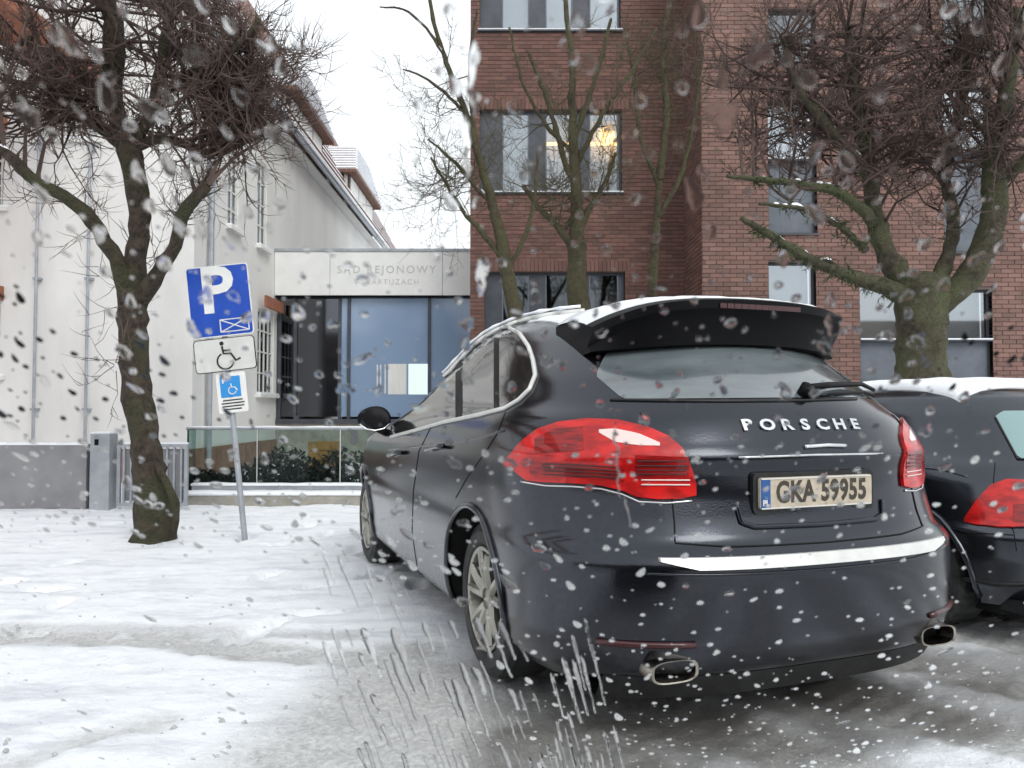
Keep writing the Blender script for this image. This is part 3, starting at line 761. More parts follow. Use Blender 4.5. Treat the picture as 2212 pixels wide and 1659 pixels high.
# lower timber shutter box under the last window, downpipes on the front
for px in (76, 188):
    p = at(px, 700, YC - .09)
    dp = MB().tube([(p.x, YC - .09, .25), (p.x, YC - .09, EAVE - .4)], .024, 10)
    for z_ in (1.2, 3.4, 5.6): dp.box(p.x - .06, p.x + .06, YC - .1, YC - .001, z_, z_ + .04)
    dp.build('downpipe', M['steel'], wb)
p = at(432, 700, YC + .8)
MB().tube([(XC + .08, YC + .55, .2), (XC + .08, YC + .55, EAVE - .3)], .05, 10).build('downpipe', M['steel'], wb)

ob = empty('unseen_terrace', (0, -13, 0)); tag(ob, 'unseen dark terrace added behind the viewer to darken reflections in the car paint', 'building')  # unseen terrace, added so the car paint mirrors something dark
box('wall', -32, 32, -1.0, 0, 0, 4.6, noisy('unseen_dark_render', (.10, .09, .085), (.16, .145, .13), .5, .9), ob)
for k in range(14):
    for zz in (1.1,): box('window', -30 + k * 4.4, -28.6 + k * 4.4, .002, .05, zz, zz + 1.8, M['car_glass'], ob)
MB().add([Vector((-32.4, .4, 4.602)), Vector((32.4, .4, 4.602)), Vector((32.4, -5, 6.4)), Vector((-32.4, -5, 6.4)), Vector((-32.4, .4, 4.75)), Vector((32.4, .4, 4.75)), Vector((32.4, -5, 6.6)), Vector((-32.4, -5, 6.6))], [(0, 1, 2, 3), (4, 7, 6, 5), (0, 4, 5, 1), (1, 5, 6, 2), (2, 6, 7, 3), (3, 7, 4, 0)]).build('roof', M['tile_dark'], ob)

# ================================================================== FENCE, GATE, BALUSTRADE, LOW WALLS
DF = 9.4
fe = empty('panel_fence', (at(100, 0, DF).x, DF, 0)); fe_l = fe.location.copy()
tag(fe, 'low grey solid panel fence with snow along its top, left of the gate post', 'fence')
def rel(o, root):      # keep a child where it was built in world space
    o.matrix_parent_inverse = Matrix.Translation(root.location).inverted(); return o
xf_end = at(207, 0, DF).x
xs = [at(207, 0, DF).x - 1.25 * i for i in range(5)]
for i in range(4):
    rel(box('fence_panel', xs[i + 1] + .012, xs[i] - .012, DF, DF + .05, .04, .79, M['fence_grey'], fe), fe)
    rel(box('post', xs[i] - .035, xs[i] + .035, DF + .052, DF + .11, 0, .80, M['anthracite'], fe), fe)
    sm = MB()
    n = 14; L = (xs[i] - .03) - (xs[i + 1] + .03)
    for k in range(n):
        a = xs[i + 1] + .03 + L * k / n
        sm.box(a, a + L / n - .0005, DF - .004, DF + .056, .789, .815 + rng.uniform(-.006, .012))
    rel(sm.build('snow', M['snow'], fe), fe)
gp = empty('gate_post', (at(238, 0, DF).x, DF, 0))
tag(gp, 'square pale grey metal gate post with lock plate beside the tree', 'post')
w = .115
rel(box('column', gp.location.x - w, gp.location.x + w, DF - .06, DF + .14, 0, .925, M['steel'], gp, .006), gp)
rel(box('snow', gp.location.x - w + .005, gp.location.x + w - .005, DF - .05, DF + .13, .926, .945, M['snow'], gp), gp)
rel(box('lock_plate', gp.location.x - .06, gp.location.x - .015, DF - .068, DF - .061, .79, .86, M['gloss_black'], gp), gp)
ga = empty('metal_gate', (at(340, 0, DF).x, DF, 0))
tag(ga, 'grey metal gate with upright bars behind the leaning tree trunk', 'gate')
x0, x1 = at(268, 0, DF).x, at(418, 0, DF).x
rel(MB().box(x0, x1, DF + .01, DF + .05, .76, .80).box(x0, x1, DF + .01, DF + .05, .06, .10).box(x0, x0 + .04, DF + .011, DF + .049, .10, .76).box(x1 - .04, x1, DF + .011, DF + .049, .10, .76).build('frame', M['steel'], ga), ga)
rel(box('gate_panel', x0 + .05, x1 - .05, DF + .052, DF + .07, .12, .74, M['fence_grey'], ga), ga)
for i in range(9):
    x = x0 + .08 + (x1 - x0 - .16) * i / 8
    rel(box('bar', x - .011, x + .011, DF + .018, DF + .042, .10, .76, M['steel'], ga), ga)
rel(box('snow', x0, x1, DF + .012, DF + .048, .80, .818, M['snow'], ga), ga)

DW = 9.8
def snow_strip(parent, x0, x1, y0, y1, z, h, seed, n=40):
    """a soft cap of snow with an uneven edge"""
    r = random.Random(seed); V_ = []; Fq = []
    cs = [(0, 0), (.06, .75), (.3, 1.0), (.7, 1.0), (.94, .75), (1, 0)]
    for i in range(n + 1):
        x = x0 + (x1 - x0) * i / n; hh = h * (1 + .5 * (noise.noise(Vector((x * 3, seed, 0)))))
        e = .012 * noise.noise(Vector((x * 5, seed, 7)))
        for (c, q) in cs: V_.append(Vector((x, y0 + e + (y1 - y0 - e) * c, z + hh * q + .001)))
    k = len(cs)
    for i in range(n):
        for j in range(k - 1): Fq.append((i * k + j, (i + 1) * k + j, (i + 1) * k + j + 1, i * k + j + 1))
        Fq.append((i * k + k - 1, (i + 1) * k + k - 1, (i + 1) * k, i * k))
    Fq.append(tuple(range(k))); Fq.append(tuple(n * k + j for j in range(k))[::-1])
    o = mesh('snow', V_, Fq, M['snow'], parent, True); fix_normals(o); return o
lw = empty('low_wall', (at(600, 0, DW).x, DW, 0))
tag(lw, 'low two-step concrete retaining wall capped with snow below the glass balustrade', 'wall')
x0, x1 = at(402, 0, DW).x, at(1500, 0, DW).x
rel(box('front_step', x0, x1, DW, DW + .30, 0, .145, M['concrete'], lw, .006), lw)
rel(box('rear_step', x0 + .03, x1, DW + .302, DW + .7, 0, .235, M['steel'], lw, .006), lw)
rel(snow_strip(lw, x0 - .01, x1, DW - .015, DW + .30, .146, .045, 1), lw)
rel(snow_strip(lw, x0 + .02, x1, DW + .29, DW + .50, .236, .03, 2), lw)
ba = empty('glass_balustrade', (at(600, 0, DW).x, DW + .5, 0))
tag(ba, 'clear glass balustrade with snowy handrail on the low wall by the entrance', 'balustrade')
yb = DW + .52
bx = [at(p, 0, yb).x for p in (418, 566, 742, 920, 1100, 1280)]
for a, b_ in zip(bx[:-1], bx[1:]):
    rel(box('glass_pane', a + .006, b_ - .006, yb, yb + .012, .27, .945, M['rail_glass'], ba), ba)
for a in bx:
    rel(box('clamp', a - .004, a + .004, yb - .004, yb + .016, .25, .96, M['white_frame'], ba), ba)
rel(MB().tube([(bx[0] - .02, yb + .006, .962), (bx[-1], yb + .006, .962)], .017, 8).build('handrail', M['steel'], ba), ba)
rel(snow_strip(ba, bx[0], bx[-1], yb - .012, yb + .024, .975, .018, 5, 60), ba)
# etched strip at the left end of the glass
rel(box('end_post', at(419, 0, yb).x, at(434, 0, yb).x, yb - .02, yb + .03, .26, .95, M['rail_glass'], ba), ba)

# what stands behind the balustrade: dark shrubs, a wooden crate-like planter, a maroon bench
def shrub(name, c, rx, rz, label, seed, mat='moss', n=420):
    r = random.Random(seed); root = empty(name, c); tag(root, label, 'shrub', 'shrubs behind the glass balustrade')
    mb = MB()
    for i in range(9):
        a = r.uniform(0, 6.28); q = r.uniform(.2, .9)
        mb.tube([(0, 0, 0), (math.cos(a) * rx * q * .5, math.sin(a) * rx * q * .4, rz * .5), (math.cos(a) * rx * q, math.sin(a) * rx * q * .7, rz * r.uniform(.7, 1))], [.012, .008, .003], 4)
    mb.build('stem', M['twig'], root)
    lf = MB()
    for i in range(n):
        a = r.uniform(0, 6.28); q = math.sqrt(r.random()); z_ = r.uniform(.1, 1)
        p = Vector((math.cos(a) * rx * q, math.sin(a) * rx * .7 * q, rz * z_ * (1 - .35 * q)))
        d = Vector((r.gauss(0, 1), r.gauss(0, 1), r.gauss(0, 1))).normalized() * .045; e = d.orthogonal().normalized() * .022
        lf.add([p - d, p + e, p + d, p - e], [(0, 1, 2, 3)])
    lf.build('foliage', M['soil'] if mat == 'soil' else M[mat], root)
    return root
k = 0
for (px, dd, rx, rz, lab) in ((452, 10.9, .35, .42, 'dark shrub behind the left end of the glass balustrade'), (560, 11.2, .5, .50, 'dark shrub behind the balustrade right of the sign post'),
                              (625, 11.6, .45, .75, 'tall dark shrub by the corner of the glazed entrance'), (682, 11.4, .42, .50, 'dark shrub in front of the amber planter'), (752, 11.5, .5, .72, 'dark shrub beside the car mirror behind the balustrade')):
    shrub('shrub', (at(px, 0, dd).x, dd, 0), rx, rz, lab, 40 + k, 'soil', 700); k += 1
pl = empty('wooden_planter', (at(700, 0, 13).x, 13, 0)); tag(pl, 'amber wooden planter box behind the glass balustrade', 'planter')
mt_amb = noisy('amber_wood', (.24, .13, .04), (.34, .19, .07), 5, .7)
for s in range(4): rel(box('plank', pl.location.x - .20, pl.location.x + .25, 13 - .02, 13, .1 + s * .15, .235 + s * .15, mt_amb, pl), pl)
rel(box('box_frame', pl.location.x - .19, pl.location.x + .24, 13.002, 13.4, .05, .68, mt_amb, pl), pl)
# ================================================================== PARKING SIGN
sb = gnd(527, 1168); sb.z = 0
sg_ = empty('parking_sign', sb); tag(sg_, 'leaning pole with blue P parking sign, wheelchair plate and small blue notice', 'sign')
sg_.rotation_euler = (math.radians(-2), math.radians(-6.8), math.radians(4))
MB().tube([(0, .035, -.05), (0, .035, 2.56)], .027, 12).build('pole', M['steel'], sg_)
def rounded(w, h, r, n=5):
    P = []
    for (cx, cz, a0) in ((w / 2 - r, h / 2 - r, 0), (-w / 2 + r, h / 2 - r, 90), (-w / 2 + r, -h / 2 + r, 180), (w / 2 - r, -h / 2 + r, 270)):
        for i in range(n + 1): a = math.radians(a0 + 90 * i / n); P.append((cx + r * math.cos(a), cz + r * math.sin(a)))
    return P
def plate_(name, w, h, z, r, mat, y0=-.012, y1=0.0, x=0, parent=sg_):
    P = [(p[0] + x, p[1] + z) for p in rounded(w, h, r)]
    return MB().prism(P, y0, y1).build(name, mat, parent)
p1 = plate_('parking_plate', .575, .675, 2.245, .03, M['sign_white']); plate_('blue_field', .555, .655, 2.245, .025, M['sign_blue'], -.014, -.0125, 0, p1)
tx = text_mesh('P', .60, .0008, .016); o = link('letter', tx, M['sign_white'], p1); o.rotation_euler = (math.radians(90), 0, 0); o.location = (-.02, -.0152, 2.33)
env = MB(); ex, ez, ew, eh = .115, 2.005, .13, .058
for (a, b_) in (((-1, -1), (1, -1)), ((1, -1), (1, 1)), ((1, 1), (-1, 1)), ((-1, 1), (-1, -1)), ((-1, -1), (1, 1)), ((-1, 1), (1, -1))):
    env.tube([(ex + a[0] * ew, -.0155, ez + a[1] * eh), (ex + b_[0] * ew, -.0155, ez + b_[1] * eh)], .0055, 4)
env.build('crossed_box_mark', M['sign_white'], p1)
p2 = plate_('wheelchair_plate', .56, .315, 1.735, .035, M['ink']); plate_('white_field', .545, .30, 1.735, .03, M['sign_grey'], -.014, -.0125, 0, p2)
wc = MB(); c0 = (-.0, 1.675); R = .075
wc.tube([(c0[0] + R * math.cos(a), -.0155, c0[1] + R * math.sin(a)) for a in [math.radians(115 + 10 * i) for i in range(24)]], .0085, 5)
wc.tube([(-.02, -.016, 1.815), (-.012, -.016, 1.745), (.055, -.016, 1.742), (.095, -.016, 1.672), (.14, -.016, 1.69)], .0095, 5)
wc.tube([(-.018, -.016, 1.775), (.05, -.016, 1.772)], .008, 5)
wc.tube([(-.022, -.0165, 1.842), (-.0219, -.0125, 1.842)], .02, 12)
wc.build('wheelchair_symbol', M['ink'], p2)
p3 = plate_('notice_plate', .27, .375, 1.375, .02, M['sign_white'], x=.03); plate_('blue_square', .185, .195, 1.43, .008, M['sign_cyan'], -.014, -.0125, .02, p3)
wc = MB(); c0 = (.035, 1.395); R = .035
wc.tube([(c0[0] + R * math.cos(a), -.0152, c0[1] + R * math.sin(a)) for a in [math.radians(115 + 12 * i) for i in range(20)]], .005, 4)
wc.tube([(.025, -.0155, 1.46), (.03, -.0155, 1.425), (.06, -.0155, 1.422), (.08, -.0155, 1.39)], .006, 4)
wc.build('symbol', M['sign_white'], p3)
tx = text_mesh('P', .07, .0006, .003); o = link('letter', tx, M['sign_white'], p3); o.rotation_euler = (math.radians(90), 0, 0); o.location = (-.035, -.0152, 1.49)
for i, (l, z_) in enumerate(((.18, 1.305), (.21, 1.277), (.20, 1.249), (.15, 1.221))):
    box('print_line', .03 - l / 2, .03 + l / 2, -.0142, -.0125, z_ - .006, z_ + .006, M['ink'], p3)
for z_ in (2.45, 2.0, 1.72, 1.4): MB().box(-.04, .04, .001, .064, z_ - .012, z_ + .012).build('bracket', M['steel'], sg_)

# ================================================================== TREES
def densify(pts, rad, step=.10, jit=.012, seed=0):
    """smooth a traced line and roughen it"""
    r = random.Random(seed)
    P = [Vector(p) for p in pts]; out = []; ro = []
    n = len(P)
    for i in range(n - 1):
        p0 = P[max(i - 1, 0)]; p1 = P[i]; p2 = P[i + 1]; p3 = P[min(i + 2, n - 1)]
        k = max(2, int((p2 - p1).length / step))
        for j in range(k):
            t = j / k
            q = .5 * ((2 * p1) + (p2 - p0) * t + (2 * p0 - 5 * p1 + 4 * p2 - p3) * t * t + (-p0 + 3 * p1 - 3 * p2 + p3) * t ** 3)
            out.append(q + Vector((r.gauss(0, jit), r.gauss(0, jit), r.gauss(0, jit))))
            ro.append((rad[i] * (1 - t) + rad[i + 1] * t) * r.uniform(.93, 1.08))
    out.append(P[-1]); ro.append(rad[-1])
    return out, ro
def rough_tube(name, pts, rad, mat, parent, n=16, knob=.14, seed=0):
    mb = MB().tube(pts, rad, n); k = len(pts)
    for i in range(k):
        for j in range(n):
            v = mb.V[i * n + j]; c = pts[i]
            f = 1 + knob * noise.noise(v * 7 + Vector((seed, 0, 0))) + knob * .6 * noise.noise(v * 19)
            mb.V[i * n + j] = c + (v - c) * f
    o = mb.build(name, mat, parent, True)
    return o
class Tree:
    def __init__(s, name, base, label, cat, group, mbark, mtwig, seed):
        s.root = empty(name, base); tag(s.root, label, cat, group); s.r = random.Random(seed)
        s.mb, s.mt = mbark, mtwig; s.base = Vector(base); s.limbs = []; s.tw = MB(); s.sn = MB(); s.seed = seed
    def limb(s, trace, widths, name='limb', depth=None, ppm=None, n=14, source=True):
        """trace: (px, py, depth) points; widths in picture pixels"""
        pts = [at(p[0], p[1], p[2]) - s.base for p in trace]
        rad = [w / 2 / F_PX * p[2] for w, p in zip(widths, trace)]
        P, R = densify(pts, rad, .09, .006, s.seed + len(s.limbs))
        rough_tube(name, P, R, s.mb, s.root, n, .18, s.seed)
        if source: s.limbs.append((P, R))
        return P, R
    def shoot(s, p, d, L, r0, depth, up=.25, wob=.35):
        r = s.r; k = 4 if depth else 3
        pts = [p.copy()]; d = d.normalized(); step = L / k
        for i in range(k):
            d = (d + Vector((r.gauss(0, wob), r.gauss(0, wob), r.gauss(0, wob) + up)) * .45).normalized()
            p = p + d * step; pts.append(p.copy())
        s.tw.tube(pts, [r0 * (1 - .75 * i / k) for i in range(k + 1)], 4 if r0 > .006 else 3, False)
        if depth > 0:
            nb = [0, 4, 5, 5][depth]
            for j in range(nb):
                t = r.uniform(.25, 1.0) * k; i = min(int(t), k - 1); q = pts[i].lerp(pts[i + 1], t - i)
                dd = (pts[i + 1] - pts[i]).normalized() + Vector((r.gauss(0, .8), r.gauss(0, .8), r.gauss(0, .8)))
                s.shoot(q, dd, L * r.uniform(.4, .75), max(r0 * .55, s.rmin), depth - 1, up, wob)
    def crown(s, blobs, n, L=(.5, 1.0), r0=.011, rmin=.0032, depth=2, up=.25, wob=.35, minr=0):
        """shoots from the limbs towards points inside the crown"""
        s.rmin = rmin; r = s.r
        src = [(p, q) for (P, R) in s.limbs for p, q in list(zip(P, R))[len(P) // 4:]]
        for i in range(n):
            c, rad = r.choice(blobs)
            v = Vector((r.gauss(0, 1), r.gauss(0, 1), r.gauss(0, 1))).normalized() * (r.random() ** .45)
            tgt = c - s.base + Vector((v.x * rad[0], v.y * rad[1], v.z * rad[2]))
            best = min((r.choice(src) for _ in range(14)), key=lambda a: (a[0] - tgt).length)
            # a carrying branch runs from the limb to near the target, then the shoots spread
            p0 = best[0]; dv = tgt - p0
            far = dv.length
            if far > .45:
                mid = p0 + dv * .5 + Vector((r.gauss(0, .08), r.gauss(0, .08), r.gauss(0, .05) + .05)) * far
                s.tw.tube([p0, p0.lerp(mid, .6), mid, mid.lerp(tgt, .6), tgt], [min(best[1] * .5, r0 * 1.5), r0 * 1.2, r0, r0 * .8, r0 * .6], 5, False)
                s.shoot(tgt, dv.normalized() + Vector((0, 0, .2)), r.uniform(*L), r0 * .7, depth, up, wob)
                s.shoot(mid, dv.normalized() + Vector((r.gauss(0, .7), r.gauss(0, .7), .3)), r.uniform(*L) * .8, r0 * .6, depth, up, wob)
            else:
                s.shoot(p0, dv + Vector((0, 0, .01)), r.uniform(*L), r0, depth, up, wob)
    def snow_on(s, n, size, limbs=None):
        """lumps of snow lying on the upper side of the limbs"""
        r = s.r
        for i in range(n):
            P, R = r.choice(limbs or s.limbs); j = r.randrange(1, len(P) - 1)
            t = (P[j + 1] - P[j - 1]).normalized()
            if abs(t.z) > .85: continue
            a = r.uniform(*size); c = P[j] + Vector((0, 0, R[j] * .93)); side = t.cross(Vector((0, 0, 1))).normalized()
            V_ = []; n1 = 8
            for k_ in range(n1):
                q = 2 * math.pi * k_ / n1; rr = r.uniform(.75, 1.2)
                V_.append(c + t * math.cos(q) * a * rr * 1.8 + side * math.sin(q) * min(R[j] * .8, a) * rr - Vector((0, 0, .01)))
            for k_ in range(n1):
                q = 2 * math.pi * k_ / n1; rr = r.uniform(.5, .8)
                V_.append(c + t * math.cos(q) * a * rr * 1.4 + side * math.sin(q) * min(R[j] * .6, a) * rr + Vector((0, 0, a * r.uniform(.3, .55))))
            V_.append(c + Vector((0, 0, a * .6)))
            F_ = [(k_, (k_ + 1) % n1, n1 + (k_ + 1) % n1, n1 + k_) for k_ in range(n1)] + [(n1 + k_, n1 + (k_ + 1) % n1, 2 * n1) for k_ in range(n1)]
            s.sn.add(V_, F_)
    def finish(s):
        if s.tw.V: s.tw.build('crown', s.mt, s.root)
        if s.sn.V:
            o = s.sn.build('snow', M['snow'], s.root, True); o['kind'] = 'stuff'

# --- the pollarded tree by the kerb, left
D1 = 7.2
b1 = gnd(332, 1172); b1 = Vector((b1.x, b1.y, 0)); D1 = b1.y
T = Tree('pollarded_tree', b1, 'leaning mossy pollarded tree with a dense dark twiggy crown beside the parking sign', 'tree', None, M['bark'], M['twig'], 5)
T.limb([(334, 1185, D1), (330, 1120, D1), (322, 1040, D1), (312, 950, D1), (298, 860, D1 - .02), (288, 760, D1 - .03), (286, 690, D1), (290, 625, D1)], [98, 80, 70, 64, 60, 58, 62, 70], 'trunk', n=22, source=False)
T.limb([(290, 640, D1), (292, 560, D1 + .05), (302, 470, D1 + .08), (292, 390, D1 + .1), (276, 320, D1 + .1), (268, 280, D1 + .1)], [52, 44, 42, 46, 50, 48], n=16)
T.limb([(282, 640, D1), (250, 560, D1 - .1), (200, 480, D1 - .2), (140, 425, D1 - .35), (80, 395, D1 - .45), (30, 345, D1 - .5), (-40, 300, D1 - .55)], [44, 33, 31, 29, 27, 24, 18], n=14)
T.limb([(300, 650, D1), (345, 585, D1 - .08), (378, 530, D1 - .12), (392, 470, D1 - .15), (425, 425, D1 - .18), (448, 400, D1 - .2)], [42, 31, 29, 28, 28, 24], n=14)
T.limb([(270, 300, D1 + .1), (240, 200, D1 + .1), (248, 90, D1 + .1), (225, -60, D1 + .1)], [44, 40, 44, 30], n=10)
T.limb([(280, 330, D1 + .1), (330, 230, D1), (352, 110, D1 - .1), (380, -40, D1 - .1)], [30, 26, 24, 18], n=8)
T.limb([(270, 320, D1 + .1), (190, 250, D1 + .2), (130, 170, D1 + .3), (60, 80, D1 + .4)], [28, 24, 20, 14], n=8)
T.limb([(285, 320, D1 + .1), (365, 300, D1 + .1), (450, 330, D1 + .1), (540, 300, D1), (590, 280, D1)], [26, 20, 18, 16, 12], n=8)
T.limb([(330, 230, D1 + .0), (420, 150, D1 - .2), (500, 110, D1 - .3), (560, 40, D1 - .3)], [20, 16, 14, 10], n=8)
T.limb([(338, 1000, D1 - .1), (362, 1045, D1 - .13), (378, 1090, D1 - .15), (376, 1150, D1 - .15)], [14, 16, 16, 12], n=8, source=False)
C = lambda px, py, d: at(px, py, d)
k7 = D1 / F_PX
T.crown([(C(230, 60, D1), (270 * k7, 1.2, 200 * k7)), (C(430, 110, D1), (165 * k7, .9, 150 * k7)), (C(70, 150, D1), (190 * k7, 1.1, 170 * k7)), (C(520, 250, D1), (80 * k7, .4, 95 * k7)), (C(520, 200, D1), (70 * k7, .4, 120 * k7)), (C(440, 280, D1), (120 * k7, .5, 80 * k7)), (C(120, 250, D1), (150 * k7, .6, 70 * k7))],
        300, (.28, .72), .0145, .0038, 2)
for (px, py) in ((268, 282), (440, 402), (392, 470)):     # bristles on the cut heads
    for i in range(26):
        p = at(px + T.r.uniform(-14, 14), py + T.r.uniform(-10, 22), D1) - b1
        T.shoot(p, Vector((T.r.gauss(0, 1), T.r.gauss(0, 1), .5)), T.r.uniform(.15, .4), .006, 1)
for (px, py) in ((80, 400), (150, 430), (200, 480), (286, 640), (260, 780), (330, 560)):
    for i in range(7):
        p = at(px + T.r.uniform(-14, 14), py + T.r.uniform(-10, 22), D1 - .2) - b1
        T.shoot(p, Vector((T.r.gauss(0, 1), T.r.gauss(0, .6), T.r.gauss(.1, .6))), T.r.uniform(.15, .5), .0045, 1)
T.snow_on(90, (.015, .04))
T.finish()

# --- two slender trees in front of the brick wall
D2 = 11.5
b2 = Vector((at(1262, 0, D2).x, D2, 0))
T = Tree('slender_tree', b2, 'slender olive-barked tree whose branches fan out in front of the lit brick building window', 'tree', 'slender bare trees before the brick wall', M['bark_olive'], M['twig_olive'], 21)
T.limb([(1262, 1066, D2), (1258, 900, D2), (1252, 720, D2), (1246, 600, D2), (1246, 520, D2)], [64, 58, 50, 44, 42], 'trunk', n=14, source=False)
T.limb([(1246, 530, D2), (1246, 440, D2), (1240, 340, D2), (1236, 250, D2), (1236, 150, D2), (1225, 40, D2), (1215, -60, D2)], [36, 28, 22, 18, 15, 12, 8], n=9)
T.limb([(1242, 540, D2), (1205, 490, D2), (1165, 450, D2), (1128, 400, D2 - .1)], [20, 16, 13, 9], n=8)
T.limb([(1248, 500, D2), (1280, 440, D2), (1310, 390, D2), (1330, 330, D2)], [18, 13, 10, 7], n=8)
T.limb([(1240, 400, D2), (1215, 330, D2), (1190, 240, D2), (1165, 170, D2), (1140, 110, D2)], [16, 13, 11, 9, 6], n=8)
T.limb([(1238, 300, D2), (1270, 220, D2), (1300, 120, D2), (1320, 40, D2)], [14, 11, 9, 6], n=8)
T.limb([(1244, 360, D2), (1300, 250, D2), (1360, 160, D2), (1420, 60, D2)], [12, 10, 8, 6], n=8)
T.limb([(1238, 330, D2), (1180, 270, D2), (1130, 180, D2), (1100, 60, D2)], [11, 9, 7, 5], n=8)
kk = D2 / F_PX
T.crown([(C(1240, 230, D2), (150 * kk, .7, 200 * kk)), (C(1230, 420, D2), (110 * kk, .6, 60 * kk))], 52, (.4, .9), .008, .0035, 2, up=.35, wob=.25)
T.snow_on(40, (.02, .045)); T.finish()
D3 = 10.6
b3 = Vector((at(1126, 0, D3).x, D3, 0))
T = Tree('slender_tree', b3, 'thin olive tree leaning left across the white sky at the corner of the brick building', 'tree', 'slender bare trees before the brick wall', M['bark_olive'], M['twig_olive'], 22)
T.limb([(1126, 1078, D3), (1122, 800, D3), (1112, 680, D3), (1094, 580, D3), (1080, 500, D3)], [44, 42, 38, 30, 26], 'trunk', n=12, source=False)
T.limb([(1080, 510, D3), (1058, 420, D3), (1030, 330, D3), (1005, 240, D3), (970, 150, D3), (935, 40, D3), (925, -40, D3)], [24, 20, 17, 14, 12, 9, 6], n=8)
T.limb([(1085, 560, D3), (1040, 500, D3), (1000, 455, D3), (965, 400, D3), (930, 340, D3)], [14, 12, 9, 7, 4], n=8)
T.limb([(1060, 440, D3), (1010, 380, D3), (960, 330, D3), (925, 300, D3)], [12, 9, 7, 4], n=8)
T.limb([(1035, 345, D3), (1020, 240, D3), (1015, 130, D3), (1030, 20, D3)], [12, 10, 8, 5], n=8)
T.limb([(1090, 600, D3), (1130, 520, D3), (1155, 430, D3), (1160, 330, D3)], [12, 10, 8, 5], n=8)
T.limb([(1000, 240, D3), (950, 190, D3), (900, 160, D3), (870, 150, D3)], [9, 7, 5, 3], n=6)
T.limb([(960, 120, D3), (920, 60, D3), (870, 20, D3), (820, 15, D3)], [8, 6, 5, 3], n=6)
kk = D3 / F_PX
T.crown([(C(1000, 300, D3), (110 * kk, .6, 210 * kk)), (C(960, 420, D3), (70 * kk, .3, 60 * kk))], 46, (.35, .8), .007, .003, 2, up=.25, wob=.3)
T.snow_on(50, (.02, .045)); T.finish()
D4 = 12.5
b4 = Vector((at(1402, 0, D4).x, D4, 0))
T = Tree('slender_tree', b4, 'faint thin straight tree between the lit window and the big mossy tree', 'tree', 'slender bare trees before the brick wall', M['bark_olive'], M['twig_olive'], 23)
T.limb([(1402, 1050, D4), (1404, 800, D4), (1410, 600, D4), (1418, 480, D4), (1424, 380, D4)], [24, 22, 19, 16, 13], 'trunk', n=10, source=False)
T.limb([(1424, 390, D4), (1440, 250, D4), (1430, 120, D4), (1450, -20, D4)], [18, 14, 11, 8], n=8)
T.limb([(1420, 470, D4), (1470, 380, D4), (1500, 250, D4), (1520, 100, D4)], [12, 10, 8, 5], n=8)
T.limb([(1424, 400, D4), (1385, 300, D4), (1370, 180, D4), (1350, 60, D4)], [12, 10, 8, 5], n=8)
kk = D4 / F_PX
T.crown([(C(1450, 170, D4), (110 * kk, .7, 190 * kk))], 46, (.4, .9), .008, .0035, 2, up=.3)
T.finish()

# --- the big mossy tree on the right
D5 = 9.0
b5 = Vector((at(1992, 0, D5).x, D5, 0))
T = Tree('mossy_tree', b5, 'big green mossy tree with snow on its limbs and dense twigs behind the second car', 'tree', None, M['bark_green'], M['twig'], 31)
T.limb([(1992, 1113, D5), (1992, 950, D5), (1992, 830, D5), (1990, 720, D5), (1992, 650, D5), (2000, 600, D5)], [140, 122, 108, 98, 108, 96], 'trunk', n=24, source=False)
T.limb([(1975, 650, D5), (1900, 615, D5 - .1), (1820, 590, D5 - .2), (1740, 555, D5 - .3), (1660, 505, D5 - .4), (1600, 470, D5 - .45)], [46, 34, 28, 23, 17, 10], n=14)
T.limb([(1975, 640, D5), (1920, 560, D5), (1890, 470, D5 + .1), (1880, 360, D5 + .1), (1850, 230, D5 + .1), (1830, 60, D5)], [54, 46, 40, 33, 26, 17], n=14)
T.limb([(2010, 640, D5), (2045, 560, D5 + .1), (2060, 470, D5 + .2), (2040, 360, D5 + .2), (2075, 240, D5 + .2), (2090, 60, D5 + .2)], [40, 30, 26, 22, 17, 12], n=12)
T.limb([(2020, 670, D5), (2090, 600, D5 - .1), (2135, 520, D5 - .2), (2150, 430, D5 - .2), (2150, 330, D5 - .2), (2175, 200, D5 - .2), (2200, 20, D5 - .2)], [50, 52, 56, 52, 42, 32, 20], n=16)
T.limb([(1890, 480, D5), (1820, 420, D5 - .2), (1740, 400, D5 - .3), (1650, 390, D5 - .4), (1570, 380, D5 - .5)], [28, 22, 18, 13, 8], n=10)
T.limb([(1880, 380, D5), (1800, 290, D5 - .2), (1730, 200, D5 - .3), (1690, 80, D5 - .3)], [28, 24, 18, 12], n=10)
T.limb([(2150, 400, D5), (2230, 330, D5 - .3), (2300, 250, D5 - .4)], [34, 28, 20], n=10)
T.limb([(1870, 540, D5), (1800, 480, D5 - .4), (1720, 450, D5 - .5), (1640, 440, D5 - .6)], [18, 14, 10, 7], n=8)
kk = D5 / F_PX
T.crown([(C(1860, 100, D5), (290 * kk, 1.3, 200 * kk)), (C(2100, 130, D5), (200 * kk, 1.2, 210 * kk)), (C(1700, 220, D5), (180 * kk, .8, 190 * kk)), (C(1930, 330, D5), (250 * kk, .9, 130 * kk)), (C(2130, 340, D5), (110 * kk, .9, 130 * kk))], 300, (.3, .75), .015, .0042, 2)
tw_main = T.tw; T.tw = MB(); T.rmin = .006
for i in range(560):                                          # mossy sprays along the lower limbs
    P, R = T.r.choice([T.limbs[0], T.limbs[0], T.limbs[0], T.limbs[1], T.limbs[2], T.limbs[3], T.limbs[7], T.limbs[4]]); j = T.r.randrange(1, int(len(P) * .9))
    T.shoot(P[j] + Vector((0, 0, R[j] * T.r.uniform(-.7, .8))), Vector((T.r.gauss(0, 1), T.r.gauss(0, .7), T.r.gauss(-.3, .6))), T.r.uniform(.05, .16), .008, 1, up=-.12)
